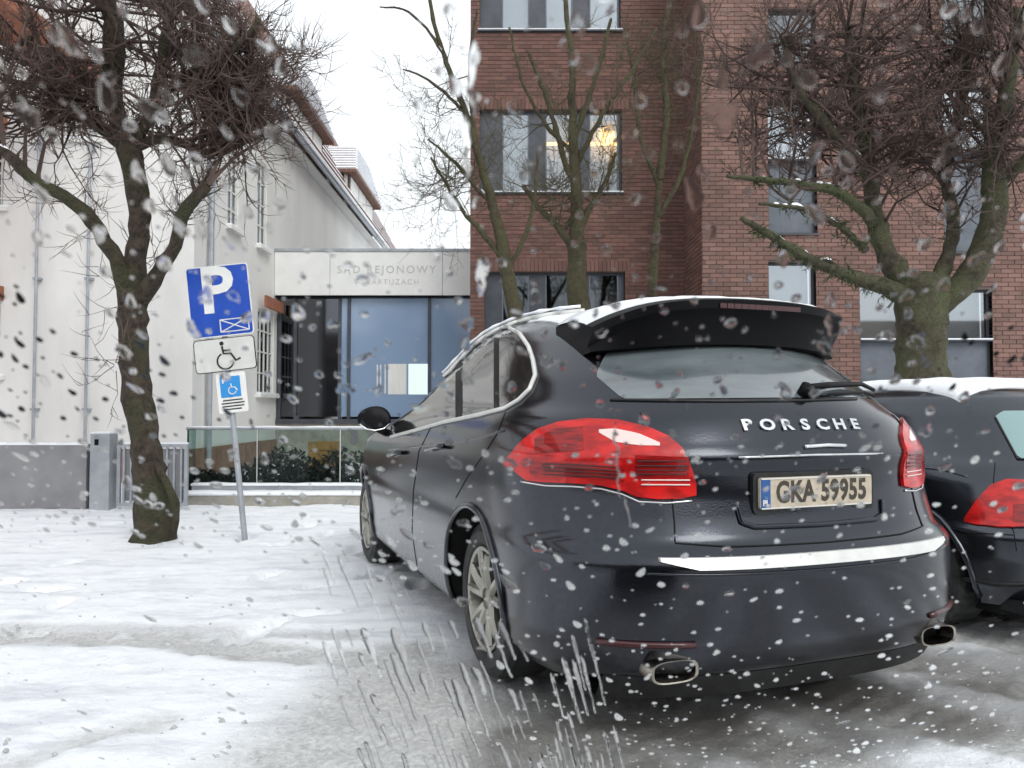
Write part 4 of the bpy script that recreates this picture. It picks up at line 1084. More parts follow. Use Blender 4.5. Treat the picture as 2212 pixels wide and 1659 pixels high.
T.tw.build('moss', M['moss'], T.root)['kind'] = 'stuff'; T.tw = tw_main
T.snow_on(60, (.018, .055)); T.finish()

# ================================================================== CARS
class Car:
    """a body lofted from plan outlines stacked by height; parts are cut out of its surface"""
    def __init__(s, name, loc, deg, label, tab, length, wheel_y, wheel_r, body_mat, group=None, arch=.055, zbot=.30):
        s.root = empty(name, loc, math.radians(deg)); tag(s.root, label, 'car', group)
        s.mw = Matrix.Translation(Vector(loc)) @ Matrix.Rotation(math.radians(deg), 4, 'Z'); s.inv = s.mw.inverted()
        s.tab = np.array(tab, float)       # z, rear y, half width, corner depth, exponent, front y
        zs = s.tab[:, 0]
        Z_ = np.unique(np.concatenate([np.linspace(zs[0], zs[-1] - .10, 64), np.linspace(zs[-1] - .10, zs[-1], 26)]))
        NA, NS = 26, 30
        V_ = []; n_ring = None
        for z in Z_:
            ring = s.outline(z, NA, NS); n_ring = len(ring); V_ += [(x, y, z) for (x, y) in ring]
        Fq = []
        for i in range(len(Z_) - 1):
            for j in range(n_ring):
                j2 = (j + 1) % n_ring
                Fq.append((i * n_ring + j, i * n_ring + j2, (i + 1) * n_ring + j2, (i + 1) * n_ring + j))
        Fq.append(tuple(range(n_ring))[::-1]); Fq.append(tuple((len(Z_) - 1) * n_ring + j for j in range(n_ring)))
        o = mesh('body', V_, Fq, body_mat, s.root, True); fix_normals(o)
        # wheel arches
        bm = bmesh.new(); bm.from_mesh(o.data); full = bm.copy()
        s.bvh = BVHTree.FromBMesh(full)
        full.free(); bm.free()
        cut = bmesh.new()
        for wy in wheel_y:
            for sx in (-1, 1):
                g = bmesh.ops.create_cone(cut, cap_ends=True, segments=48, radius1=wheel_r + arch, radius2=wheel_r + arch, depth=.5)
                bmesh.ops.transform(cut, matrix=Matrix.Translation((sx * .87, wy, wheel_r + .015)) @ Matrix.Rotation(math.radians(90), 4, 'Y'), verts=g['verts'])
        cm = bpy.data.meshes.new('cut'); cut.to_mesh(cm); cut.free(); cm.materials.append(M['liner'])
        co = bpy.data.objects.new('cut', cm); COL.objects.link(co)
        o.data.materials.append(M['liner'])
        co.parent = s.root
        md = o.modifiers.new('b', 'BOOLEAN'); md.object = co; md.operation = 'DIFFERENCE'; md.solver = 'EXACT'; md.material_mode = 'TRANSFER'
        bpy.context.view_layer.update()
        dg = bpy.context.evaluated_depsgraph_get()
        me = bpy.data.meshes.new_from_object(o.evaluated_get(dg)); o.modifiers.clear(); o.data = me
        bpy.data.objects.remove(co)
        s.body = o
        for p in me.polygons: p.use_smooth = True
        try: me.set_sharp_from_angle(angle=math.radians(38))
        except Exception: pass
        for wy in wheel_y:
            for sx in (-1, 1):
                # lip round the arch
                pts = [];
                for k in range(25):
                    a = math.radians(-14 + 208 * k / 24); yy = wy + (wheel_r + arch) * math.cos(a); zz = wheel_r + .015 + (wheel_r + arch) * math.sin(a)
                    h = s.bvh.ray_cast(Vector((sx * 2, yy, zz)), Vector((-sx, 0, 0)))
                    if h[0]: pts.append(h[0] + Vector((sx * .004, 0, 0)))
                if len(pts) > 4: MB().tube(pts, .016, 8).build('arch_lip', body_mat, s.root, True)
    def row(s, z):
        return [np.interp(z, s.tab[:, 0], s.tab[:, k]) for k in range(1, 6)]
    def row_s(s, z):
        # softened by averaging neighbours
        lo, hi = s.tab[0, 0], s.tab[-1, 0]; w = [(-.016, .25), (0, .5), (.016, .25)]
        return [sum(q * np.interp(min(max(z + d, lo), hi), s.tab[:, 0], s.tab[:, k]) for d, q in w) for k in range(1, 6)]
    def outline(s, z, NA, NS):
        r, W, D, n, f = s.row_s(z)
        Df = min(1.0, (f - r) * .4); D = min(D, (f - r) * .5)
        half = []
        for i in range(NA):                         # rear corner
            a = (i / NA) * math.pi / 2
            sx = math.sin(a) ** (2 / n); cy = math.cos(a) ** (2 / n)
            half.append((W * sx, r + D * (1 - cy)))
        for i in range(NS + 1):                     # side
            t = i / NS; half.append((W * (1 - .02 * (2 * t - 1) ** 2 * (t > .5)), r + D + (f - Df - r - D) * t))
        nf = 2.4
        Wf = half[-1][0]
        for i in range(1, NA + 1):
            a = (1 - i / NA) * math.pi / 2
            sx = math.sin(a) ** (2 / nf); cy = math.cos(a) ** (2 / nf) if i < NA else 1
            half.append((Wf * sx, f - Df * (1 - cy)))
        right = half; left = [(-x, y) for (x, y) in half[1:-1]][::-1]
        return right + left
    def hit(s, px, py, back=False):
        o = s.inv @ Vector((0, 0, EYE)); d = (s.inv.to_3x3() @ ray(px, py)).normalized()
        h = s.bvh.ray_cast(o, d)
        if h[0] is not None: return h[0], h[1]
        best = None                                  # just past the outline: the nearest point of the skin
        for k in range(60):
            r = s.bvh.find_nearest(o + d * (1.5 + .1 * k))
            if best is None or r[3] < best[3]: best = r
        return best[0], best[1]
    def patch(s, name, xs, top, bot, mat, off=.004, rows=12, thick=.012, parent=None, mirror=False, smooth=True):
        """the piece of the body's skin between two curves, lifted off by a few millimetres"""
        g = []
        for px in xs:
            t = np.interp(px, [p[0] for p in top], [p[1] for p in top]); b = np.interp(px, [p[0] for p in bot], [p[1] for p in bot])
            colm = []
            for k in range(rows + 1):
                p, n = s.hit(px, t + (b - t) * k / rows)
                colm.append((p, n))
            g.append(colm)
        V_ = []; N_ = []
        last = None
        for c in g:
            for (p, n) in c:
                if p is None: p, n = last
                last = (p, n); V_.append(p); N_.append(n)
        cols, R = len(g), rows + 1
        V1 = [v + n * off for v, n in zip(V_, N_)]; V0 = [v - n * (thick - off) for v, n in zip(V_, N_)]
        if mirror: V1 = [Vector((-v.x, v.y, v.z)) for v in V1]; V0 = [Vector((-v.x, v.y, v.z)) for v in V0]
        k = len(V1); F_ = []
        for i in range(cols - 1):
            for j in range(rows):
                a = i * R + j; F_.append((a, a + 1, a + R + 1, a + R)); F_.append((k + a, k + a + R, k + a + R + 1, k + a + 1))
        for i in range(cols - 1):
            a = i * R; F_.append((a, a + R, k + a + R, k + a)); a = i * R + rows; F_.append((a, k + a, k + a + R, a + R))
        for j in range(rows):
            F_.append((j, k + j, k + j + 1, j + 1)); a = (cols - 1) * R + j; F_.append((a, a + 1, k + a + 1, k + a))
        o = mesh(name, V1 + V0, F_, mat, s.root if parent is None else parent, smooth); fix_normals(o)
        try: o.data.set_sharp_from_angle(angle=math.radians(40))
        except Exception: pass
        return o
    def line(s, name, pix, rad, mat, parent=None, off=.003, n=7, mirror=False, step=9):
        P = []
        for (a, b) in zip(pix[:-1], pix[1:]):
            k = max(1, int(math.hypot(b[0] - a[0], b[1] - a[1]) / step))
            for i in range(k):
                p, nn = s.hit(a[0] + (b[0] - a[0]) * i / k, a[1] + (b[1] - a[1]) * i / k)
                if p is not None: P.append(p + nn * off)
        p, nn = s.hit(*pix[-1])
        if p is not None: P.append(p + nn * off)
        if mirror: P = [Vector((-p.x, p.y, p.z)) for p in P]
        return MB().tube(P, rad, n).build(name, mat, s.root if parent is None else parent, True)
    def skin(s, x, z, y0=-1.5):
        """point of the rear skin at lateral x, height z"""
        h = s.bvh.ray_cast(Vector((x, y0, z)), Vector((0, 1, 0))); return h[0], h[1]
    def wheel(s, sx, wy, r, xo, rim_r):
        w = .13
        prof = [(rim_r - .01, w * .82), (rim_r + .015, w), (r - .05, w * 1.02), (r - .012, w * .86), (r, w * .62), (r, -w * .62), (r - .012, -w * .86), (r - .05, -w), (rim_r, -w), (rim_r - .01, -w * .82)]
        n = 60; V_ = []; F_ = []
        for i in range(n):
            a = 2 * math.pi * i / n
            tread = .006 if i % 2 else 0
            for (rr, x) in prof:
                q = rr - (tread if rr > r - .001 else 0); V_.append(Vector((x * sx, q * math.cos(a), q * math.sin(a))))
        k = len(prof)
        for i in range(n):
            for j in range(k - 1): F_.append((i * k + j, ((i + 1) % n) * k + j, ((i + 1) % n) * k + j + 1, i * k + j + 1))
        t = mesh('wheel', V_, F_, M['rubber'], s.root, False); fix_normals(t); t.location = (sx * xo, wy, r)
        # rim: dish, lip and five twin spokes
        mb = MB(); V_ = []; F_ = []
        pr = [(rim_r - .002, .80 * w), (rim_r - .004, .98 * w), (rim_r - .022, .96 * w), (rim_r - .035, .55 * w), (rim_r - .045, -.5 * w), (.0, -.55 * w)]
        for i in range(48):
            a = 2 * math.pi * i / 48
            for (rr, x) in pr: V_.append(Vector((x * sx, rr * math.cos(a), rr * math.sin(a))))
        k = len(pr)
        for i in range(48):
            for j in range(k - 1): F_.append((i * k + j, ((i + 1) % 48) * k + j, ((i + 1) % 48) * k + j + 1, i * k + j + 1))
        mb.add(V_, F_); mb.build('rim', M['rim'], t, False)
        sp = MB()
        for i in range(5):
            for dlt in (-.16, .16):
                a = 2 * math.pi * i / 5 + dlt + .3; b = a + dlt * .55
                p0 = Vector((sx * .70 * w, .055 * math.cos(a), .055 * math.sin(a))); p1 = Vector((sx * .90 * w, (rim_r - .025) * math.cos(b), (rim_r - .025) * math.sin(b)))
                sp.tube([p0, p0.lerp(p1, .5) + Vector((sx * .008, 0, 0)), p1], [.03, .024, .021], 7)
        sp.tube([(sx * .45 * w, 0, 0), (sx * .82 * w, 0, 0)], .06, 16)
        sp.build('spoke', M['rim'], t, False)
        hub = MB().tube([(-sx * .5 * w, 0, 0), (-sx * .42 * w, 0, 0)], .16, 24).build('brake_disc', M['anthracite'], t)
        return t

# --- the black SUV in front
tab = [ # z    rear  half  corner exp  front
    (.21, .20, .86, .60, 3.0, 4.70), (.275, .08, .93, .66, 2.9, 4.76), (.38, .03, .95, .70, 2.8, 4.78), (.48, .015, .955, .74, 2.8, 4.80), (.60, .0, .965, .78, 2.7, 4.82),
    (.675, .0, .965, .80, 2.7, 4.82), (.70, .015, .962, .80, 2.7, 4.81), (.725, .06, .960, .82, 2.7, 4.80), (.80, .085, .962, .84, 2.7, 4.77),
    (.90, .10, .965, .86, 2.6, 4.70), (.99, .098, .962, .86, 2.5, 4.58), (1.035, .085, .958, .86, 2.5, 4.38), (1.06, .105, .953, .87, 2.5, 4.15),
    (1.12, .135, .938, .88, 2.5, 3.75), (1.175, .165, .915, .90, 2.5, 3.52), (1.205, .185, .885, .92, 2.4, 3.45), (1.24, .215, .86, .94, 2.4, 3.38),
    (1.34, .33, .815, .98, 2.4, 3.12), (1.45, .46, .755, 1.0, 2.3, 2.86), (1.55, .60, .695, 1.0, 2.3, 2.62), (1.60, .70, .655, 1.0, 2.2, 2.48),
    (1.645, .86, .59, 1.0, 2.2, 2.30), (1.675, 1.05, .50, .9, 2.2, 2.10), (1.692, 1.28, .36, .8, 2.1, 1.95), (1.70, 1.5, .15, .1, 2.0, 1.75)]
tab = [(t_[0], t_[1], t_[2] * 1.045, *t_[3:]) for t_ in tab]
suv = Car('suv', (1.163, 2.856, 0), 21, 'large wet black SUV with red tail lights and snow on its roof, filling the middle', tab, 4.85, (1.15, 3.98), .350, M['paint'])
for sx in (-1, 1):
    for wy in (1.15, 3.98): suv.wheel(sx, wy, .350, .815, .235)
A = lambda a, b, n: list(np.linspace(a, b, n))
# tail light, left (with its own mirror image on the right)
tl_top = [(1098, 992), (1130, 955), (1162, 930), (1210, 914), (1270, 908), (1340, 911), (1400, 925), (1445, 945), (1475, 972), (1492, 1005), (1502, 1045)]
tl_bot = [(1098, 996), (1118, 1020), (1140, 1038), (1180, 1042), (1240, 1044), (1300, 1049), (1345, 1060), (1375, 1074), (1420, 1079), (1470, 1078), (1502, 1070)]
for mir in (False, True):
    L_ = suv.patch('tail_light', A(1098, 1502, 56), tl_top, tl_bot, M['red'], .013, 14, .03, mirror=mir)
    suv.patch('reversing_lens', A(1296, 1425, 16), [(1296, 932), (1330, 930), (1380, 940), (1425, 960)], [(1296, 938), (1330, 958), (1380, 966), (1425, 967)], M['lens_white'], .0155, 4, .006, L_, mir)
    suv.patch('lower_lens', A(1150, 1350, 26), [(1150, 996), (1350, 1012)], [(1150, 1022), (1250, 1032), (1350, 1040)], M['red_dark'], .0155, 4, .006, L_, mir)
    suv.patch('inner_lens', A(1372, 1486, 18), [(1372, 985), (1486, 990)], [(1372, 1034), (1486, 1030)], M['red_dark'], .0155, 5, .006, L_, mir)
    suv.patch('side_lens', A(1160, 1262, 14), [(1160, 950), (1200, 930), (1262, 925)], [(1160, 982), (1262, 975)], M['red_dark'], .0145, 4, .005, L_, mir)
    for yy in (1003, 1011, 1019, 1027): suv.line('lens_rib', [(1180, yy - 2), (1250, yy), (1340, yy + 5)], .0022, M['red_dim'], L_, .018, 5, mir)
    for yy in (994, 1004, 1014, 1024): suv.line('lens_rib', [(1376, yy), (1480, yy)], .0022, M['red_dim'], L_, .018, 5, mir)
    for yy in (1037, 1047): suv.line('bright_strip', [(1385, yy), (1488, yy)], .0028, M['lens_white'], L_, .0165, 6, mir)
    suv.line('lower_trim', [(1126, 1040), (1180, 1049), (1240, 1051), (1300, 1056), (1345, 1068), (1380, 1084), (1440, 1087), (1494, 1082)], .0045, M['chrome'], L_, .004, 6, mir)
# rear window, its seal and the wiper
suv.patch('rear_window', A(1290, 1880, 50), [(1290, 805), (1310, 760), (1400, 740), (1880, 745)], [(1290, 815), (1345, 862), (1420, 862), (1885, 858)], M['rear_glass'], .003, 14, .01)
suv.line('window_seal', [(1318, 864), (1420, 866), (1560, 867), (1700, 866), (1850, 862)], .006, M['black_plastic'], None, .002)
wp0, wn0 = suv.hit(1735, 853)
wipe = MB()
wipe.tube([wp0 + wn0 * .0, wp0 + wn0 * .045], .028, 12)
q = [suv.hit(x_, y_)[0] + suv.hit(x_, y_)[1] * .032 for x_, y_ in ((1732, 852), (1780, 845), (1850, 842), (1888, 842))]
wipe.tube(q, [.016, .013, .010, .008], 8)
q2 = [suv.hit(x_, y_)[0] + suv.hit(x_, y_)[1] * .014 for x_, y_ in ((1748, 862), (1800, 856), (1860, 852), (1890, 850))]
wipe.tube(q2, .007, 6)
wipe.build('rear_wiper', M['gloss_black'], suv.root, True)
# side windows with their bright surround
win_top = [(846, 943), (862, 915), (890, 872), (930, 822), (975, 775), (1020, 738), (1060, 718), (1095, 712), (1122, 726), (1140, 755), (1150, 790), (1155, 815)]
win_bot = [(846, 946), (900, 929), (960, 912), (1040, 896), (1090, 884), (1120, 868), (1142, 845), (1155, 818)]
for mir in (False, True):
    W_ = suv.patch('side_window', A(848, 1155, 46), win_top, win_bot, M['car_glass'], .003, 16, .01, mirror=mir)
    suv.line('window_surround', [(846, 944), (900, 930), (960, 913), (1040, 897), (1092, 884), (1122, 866), (1146, 842), (1158, 812), (1153, 780), (1143, 750), (1124, 722), (1098, 709), (1062, 713), (1030, 727)], .0105, M['trim'], W_, .006, 7, mir, 6)
    suv.patch('window_pillar', A(985, 1000, 4), [(985, 768), (1000, 755)], [(985, 908), (1000, 905)], M['gloss_black'], .0045, 10, .004, W_, mir)
    suv.patch('window_pillar', A(1068, 1079, 4), [(1068, 716), (1079, 715)], [(1068, 891), (1079, 888)], M['gloss_black'], .0045, 10, .004, W_, mir)
    suv.line('roof_rail', [(930, 786), (985, 742), (1050, 706), (1120, 682), (1200, 664), (1262, 650)], .014, M['trim'], None, .016, 8, mir, 8)
# doors: shut lines, handles
for mir in (False, True):
    suv.line('door_gap', [(1092, 890), (1075, 935), (1050, 975), (1010, 1030), (985, 1075)], .0028, M['liner'], None, .0005, 5, mir)
    suv.line('door_gap', [(930, 925), (905, 975), (893, 1060), (890, 1150), (905, 1250)], .0028, M['liner'], None, .0005, 5, mir)
    suv.line('side_crease', [(1090, 930), (1040, 945), (980, 955), (900, 965), (840, 972)], .006, M['paint'], None, -.001, 6, mir)
    suv.line('door_handle', [(928, 972), (945, 966), (966, 964)], .013, M['paint'], None, .022, 8, mir)
    suv.line('door_handle', [(846, 984), (858, 979), (874, 977)], .013, M['paint'], None, .022, 8, mir)
# rear lid: shut lines, pull strip, letters, number plate
def rear_line(name, pts, rad, mat, off=.002, parent=None):
    P = []
    for (a, b) in zip(pts[:-1], pts[1:]):
        for i in range(8):
            t = i / 8; p, n = suv.skin(a[0] + (b[0] - a[0]) * t, a[1] + (b[1] - a[1]) * t)
            if p is not None: P.append(p + n * off)
    return MB().tube(P, rad, 6).build(name, mat, suv.root if parent is None else parent, True)
rear_line('lid_gap', [(-.61, 1.19), (-.63, 1.13), (-.585, 1.05), (-.565, .93), (-.57, .80), (-.58, .735), (-.4, .722), (0, .718), (.4, .722), (.58, .735), (.57, .80), (.565, .93), (.585, 1.05), (.63, 1.13), (.61, 1.19)], .0032, M['liner'], .0008)
rear_line('crease_trim', [(-.33, 1.030), (0, 1.034), (.40, 1.030)], .0045, M['chrome'], .004)
rear_line('lid_handle', [(-.04, 1.062), (.07, 1.066), (.17, 1.062)], .008, M['chrome'], .006)
for i, ch in enumerate('PORSCHE'):
    tx = text_mesh(ch, .062, .004, .0022); me = tx
    for v in me.vertices: v.co.x *= 1.35
    x = -.255 + .51 * i / 6; p, n = suv.skin(x, 1.143)
    o = link('badge_letter', me, M['chrome'], suv.root)
    zax = n; xax = Vector((1, 0, 0)); xax = (xax - zax * xax.dot(zax)).normalized(); yax = zax.cross(xax)
    o.matrix_local = Matrix.Translation(p + n * .003) @ Matrix((xax, yax, zax)).transposed().to_4x4()
py_ = suv.skin(0, .90)[0].y - .018
PX = 0.0
pl_ = MB().prism([(a + PX, b + .90) for a, b in rounded(.52, .114, .012)], py_, py_ + .012).build('number_plate', M['plate'], suv.root)
MB().prism([(a + PX, b + .90) for a, b in rounded(.56, .15, .02)], py_ + .0125, py_ + .05).build('plate_holder', M['black_plastic'], suv.root)
box('blue_band', PX - .257, PX - .215, py_ - .0015, py_ - .0002, .846, .954, M['plate_blue'], pl_)
tx = text_mesh('PL', .028, .0004, .001); o = link('country_letters', tx, M['plate_white'], pl_); o.rotation_euler = (math.radians(90), 0, 0); o.location = (PX - .236, py_ - .0025, .866)
tx = text_mesh('GKA 59955', .098, .0006, .0032, 1.06)
w_ = max(v.co.x for v in tx.vertices) - min(v.co.x for v in tx.vertices)
for v in tx.vertices: v.co.x *= .42 / w_; v.co.y *= 1.1
o = link('plate_characters', tx, M['plate_ink'], pl_); o.rotation_euler = (math.radians(90), 0, 0); o.location = (PX + .022, py_ - .001, .9)
fr_ = MB(); 
for (a, b, c, d) in ((-.255, .255, .845, .849), (-.255, .255, .951, .955)): fr_.box(a + PX, b + PX, py_ - .003, py_ - .0003, c, d)
fr_.build('plate_rim', M['plate_white'], pl_)
# recess round the plate: a raised frame below and a shadowing ledge above
rear_line('plate_recess', [(-.34, .86), (-.33, .80), (-.28, .782), (0, .778), (.28, .782), (.33, .80), (.34, .86)], .010, M['paint'], .004)
# bright sill strip on top of the bumper
st = []
for x in np.linspace(-.66, .66, 34):
    e = 1 - max(0, (abs(x) - .54) / .12) * .75
    p, n = suv.skin(x, .690); p2, n2 = suv.skin(x, .690 - .036 * e)
    st.append((p + Vector((0, -.012, .004)), p2 + Vector((0, -.014, 0))))
V_ = [q for a in st for q in a] + [q + Vector((0, .02, 0)) for a in st for q in a]; k = len(st) * 2; F_ = []
for i in range(len(st) - 1):
    a = 2 * i; F_ += [(a, a + 1, a + 3, a + 2), (k + a, k + a + 2, k + a + 3, k + a + 1), (a, a + 2, k + a + 2, k + a), (a + 1, k + a + 1, k + a + 3, a + 3)]
F_ += [(0, k, k + 1, 1), (k - 2, k - 1, 2 * k - 1, 2 * k - 2)]
o = mesh('bumper_strip', V_, F_, M['trim'], suv.root); fix_normals(o)
rear_line('bumper_edge', [(-.70, .640), (-.4, .636), (0, .632), (.4, .636), (.74, .66)], .005, M['paint'], .003)
# roof spoiler with the high brake light
sp_rows = []
for x in np.linspace(-.635, .635, 44):
    t = abs(x) / .635; e = t ** 6
    yb_ = .385 + .12 * t ** 2.4 + .16 * e            # trailing lip
    zt_ = 1.655 - .035 * t ** 2 - .07 * e
    yt_ = .98 + .05 * t                               # where it meets the roof
    zr_ = 1.700 - .05 * t ** 2 - .07 * e
    zu_ = 1.462 - .03 * t ** 2; yu_ = .50 + .22 * t ** 3
    sp_rows.append([Vector((x, yt_, zr_ - .03)), Vector((x, yt_, zr_)), Vector((x, (yt_ + yb_) / 2, (zr_ + zt_) / 2 + .018)), Vector((x, yb_ + .04, zt_ + .006)), Vector((x, yb_, zt_ - .005)), Vector((x, yb_ + .004, zt_ - .040)),
                    Vector((x, yb_ + .05, zt_ - .085)), Vector((x, yu_ - .045, zu_ + .012)), Vector((x, yu_ + .04, zu_ + .0)), Vector((x, yu_ + .25, zu_ + .05))])
k = len(sp_rows[0]); V_ = [v for r_ in sp_rows for v in r_]; F_ = []
for i in range(len(sp_rows) - 1):
    for j in range(k): F_.append((i * k + j, (i + 1) * k + j, (i + 1) * k + (j + 1) % k, i * k + (j + 1) % k))
F_ += [tuple(range(k)), tuple((len(sp_rows) - 1) * k + j for j in range(k))]
spo = mesh('spoiler', V_, F_, M['gloss_black'], suv.root, True); fix_normals(spo); spo.data.set_sharp_from_angle(angle=math.radians(35))
bl = MB()
for i in range(12):
    xa, xb = -.20 + .40 * i / 12, -.20 + .40 * (i + 1) / 12
    ya = .385 + .12 * (abs(xa) / .635) ** 2.4 - .004
    bl.box(xa, xb - .001, ya, ya + .02, 1.612, 1.632)
bl.build('brake_light', M['red_dim'], spo)
# bumper underside, reflectors, exhaust pipes, tow hook
vb = []
for x in np.linspace(-.80, .80, 24):
    p, n = suv.skin(x, .27)
    vb.append(p)
val = MB()
for a, b in zip(vb[:-1], vb[1:]):
    val.add([a + Vector((0, -.004, .0)), b + Vector((0, -.004, .0)), b + Vector((0, .06, -.095)), a + Vector((0, .06, -.095)), a + Vector((0, .35, -.105)), b + Vector((0, .35, -.105))], [(0, 1, 2, 3), (3, 2, 5, 4)])
val.build('diffuser', M['black_plastic'], suv.root)
box('underbody', -.80, .80, .40, 4.4, .165, .30, M['liner'], suv.root)
for s_ in (-1, 1):
    P = []
    for i in range(7):
        p, n = suv.skin(s_ * (.84 - .05 * i), .395); P.append(p + n * .002)
    MB().tube(P, .012, 6).build('reflector', M['red_dim'], suv.root, True)
    ey_ = suv.skin(s_ * .61, .36)[0].y
    for (w2, h2, nm, mt, y0, y1) in ((.096, .040, 'exhaust_tip', M['dark_chrome'], ey_ - .015, ey_ + .25),):
        n_ = 32; V_ = []; F_ = []
        ring = []
        for (sc, y) in ((1.0, y1), (1.0, y0 + .01), (.97, y0), (.86, y0 + .002), (.84, y0 + .03), (.84, y1)):
            for i in range(n_):
                a = 2 * math.pi * i / n_; e = 2 / 3.2
                cx_ = math.copysign(abs(math.cos(a)) ** e, math.cos(a)); cz_ = math.copysign(abs(math.sin(a)) ** e, math.sin(a))
                V_.append(Vector((s_ * .61 + w2 * cx_ * sc, y, .305 + h2 * cz_ * sc)))
        for j in range(5):
            for i in range(n_): F_.append((j * n_ + i, j * n_ + (i + 1) % n_, (j + 1) * n_ + (i + 1) % n_, (j + 1) * n_ + i))
        e_ = mesh(nm, V_, F_, mt, suv.root, True); fix_normals(e_); e_.data.set_sharp_from_angle(angle=math.radians(40))
        box('exhaust_inside', s_ * .61 - .07, s_ * .61 + .07, ey_ + .12, ey_ + .14, .27, .34, M['liner'], e_)
# door mirrors
for s_ in (-1, 1):
    bm = bmesh.new(); bmesh.ops.create_uvsphere(bm, u_segments=20, v_segments=14, radius=1)
    for v in bm.verts:
        v.co = Vector((v.co.x * .115, v.co.y * .075 * (1 if v.co.y > 0 else .35), v.co.z * .085 * (1 - .12 * v.co.x * s_)))
    me = bpy.data.meshes.new('mirror'); bm.to_mesh(me); bm.free()
    o = link('door_mirror', me, M['gloss_black'], suv.root, (s_ * 1.07, 3.06, 1.145)); me.polygons.foreach_set('use_smooth', [True] * len(me.polygons))
    bm = bmesh.new(); bmesh.ops.create_circle(bm, cap_ends=True, segments=24, radius=1)
    for v in bm.verts: v.co = Vector((v.co.x * .098, -.028, v.co.y * .068))
    me = bpy.data.meshes.new('mirror_glass'); bm.to_mesh(me); bm.free(); link('mirror_glass', me, M['mirror_glass'], o)
    MB().tube([(-s_ * .02, .0, -.06), (-s_ * .13, .03, -.12)], [.03, .025], 8).build('mirror_foot', M['gloss_black'], o, True)
    MB().tube([(-.10, -.022, -.035), (-.06, -.026, -.068), (0, -.028, -.08), (.06, -.026, -.068), (.10, -.022, -.035)], .006, 6).build('mirror_trim', M['chrome'], o, True)
# snow lying on the roof
def roof_snow(car, x0, x1, y0, y1, h, seed, name='snow', nx_=60, ny_=50, zmin=1.5):
    V_ = []; top = []; F_ = []
    for i in range(nx_ + 1):
        for j in range(ny_ + 1):
            x = x0 + (x1 - x0) * i / nx_; y = y0 + (y1 - y0) * j / ny_
            hh = car.bvh.ray_cast(Vector((x, y, 3)), Vector((0, 0, -1)))
            z = hh[0].z if hh[0] is not None else zmin
            ex = min(i, nx_ - i) / nx_ * 2 * abs(x1 - x0) * .5; ey = min(j, ny_ - j) / ny_ * abs(y1 - y0)
            e = min(1, min(ex, ey) / .045)
            q = h * (.55 + 1.1 * (noise.noise(Vector((x * 5, y * 5, seed))) * .5 + .5)) * (e ** .5)
            V_.append(Vector((x, y, z - .004))); top.append(Vector((x, y, z + q)))
    k = len(V_); R = ny_ + 1
    for i in range(nx_):
        for j in range(ny_):
            a = i * R + j; F_.append((k + a, k + a + R, k + a + R + 1, k + a + 1))
    for i in range(nx_):
        a = i * R; F_.append((a, a + R, k + a + R, k + a)); a = i * R + ny_; F_.append((a, k + a, k + a + R, a + R))
    for j in range(ny_):
        F_.append((j, k + j, k + j + 1, j + 1)); a = nx_ * R + j; F_.append((a, a + 1, k + a + 1, k + a))
    o = mesh(name, V_ + top, F_, M['snow'], car.root, True); fix_normals(o); return o
roof_snow(suv, -.58, .58, .98, 2.3, .010, 3)
sm = MB(); r2 = random.Random(4)
for i in range(39):                                  # a crust of snow on the spoiler
    a, b = sp_rows[i], sp_rows[i + 1]
    def lift(v, q): return v + Vector((0, 0, q))
    h1 = .003 + .011 * (noise.noise(Vector((i * .35, 0, 1))) * .5 + .5); h2 = .003 + .011 * (noise.noise(Vector(((i + 1) * .35, 0, 1))) * .5 + .5)
    y_ = .09
    pa = [a[1], a[2], a[3] + Vector((0, .02, 0))]; pb = [b[1], b[2], b[3] + Vector((0, .02, 0))]
    V6 = [lift(p, .001) for p in pa] + [lift(p, .001) for p in pb] + [lift(p, h1) for p in pa] + [lift(p, h2) for p in pb]
    sm.add(V6, [(6, 7, 10, 9), (7, 8, 11, 10), (2, 5, 11, 8), (0, 3, 9, 6)])
o = sm.build('snow', M['snow'], spo, True); fix_normals(o)
def rail_snow(pix, seed, off=.03):
    P = []
    for (a, b) in zip(pix[:-1], pix[1:]):
        for i in range(7):
            t = i / 7; p, n = suv.hit(a[0] + (b[0] - a[0]) * t, a[1] + (b[1] - a[1]) * t)
            if p is not None: P.append(p + n * off + Vector((0, 0, .012)))
    R_ = [.008 + .007 * noise.noise(Vector((i * .5, seed, 0))) for i in range(len(P))]
    return MB().tube(P, R_, 8).build('snow', M['snow'], suv.root, True)
rail_snow([(930, 783), (985, 739), (1050, 703), (1120, 679), (1200, 661), (1262, 648)], 2)

# --- the lower dark hatchback beyond it, cut by the right edge
tab2 = [(.20, .12, .78, .5, 2.8, 4.0), (.30, .04, .84, .55, 2.8, 4.1), (.45, .0, .87, .6, 2.7, 4.15), (.58, .0, .88, .62, 2.7, 4.15), (.62, .04, .875, .64, 2.6, 4.14),
        (.75, .07, .87, .66, 2.5, 4.05), (.85, .09, .86, .7, 2.4, 3.7), (.92, .12, .84, .74, 2.3, 3.3), (.96, .16, .80, .78, 2.3, 3.15), (1.05, .24, .75, .8, 2.3, 2.9),
        (1.20, .38, .68, .8, 2.3, 2.5), (1.30, .50, .62, .8, 2.2, 2.25), (1.35, .62, .54, .8, 2.2, 2.1), (1.38, .85, .40, .7, 2.2, 1.95), (1.395, 1.1, .15, .1, 2.0, 1.6)]
c2loc = (3.32, 4.08, -.02)
hb = Car('hatchback', c2loc, 17, 'low dark grey hatchback with thick snow on its roof, cut off by the right edge', tab2, 4.15, (.72, 3.30), .31, M['paint2'], zbot=.2)
for sx in (-1, 1):
    for wy in (.72, 3.30): hb.wheel(sx, wy, .31, .73, .20)
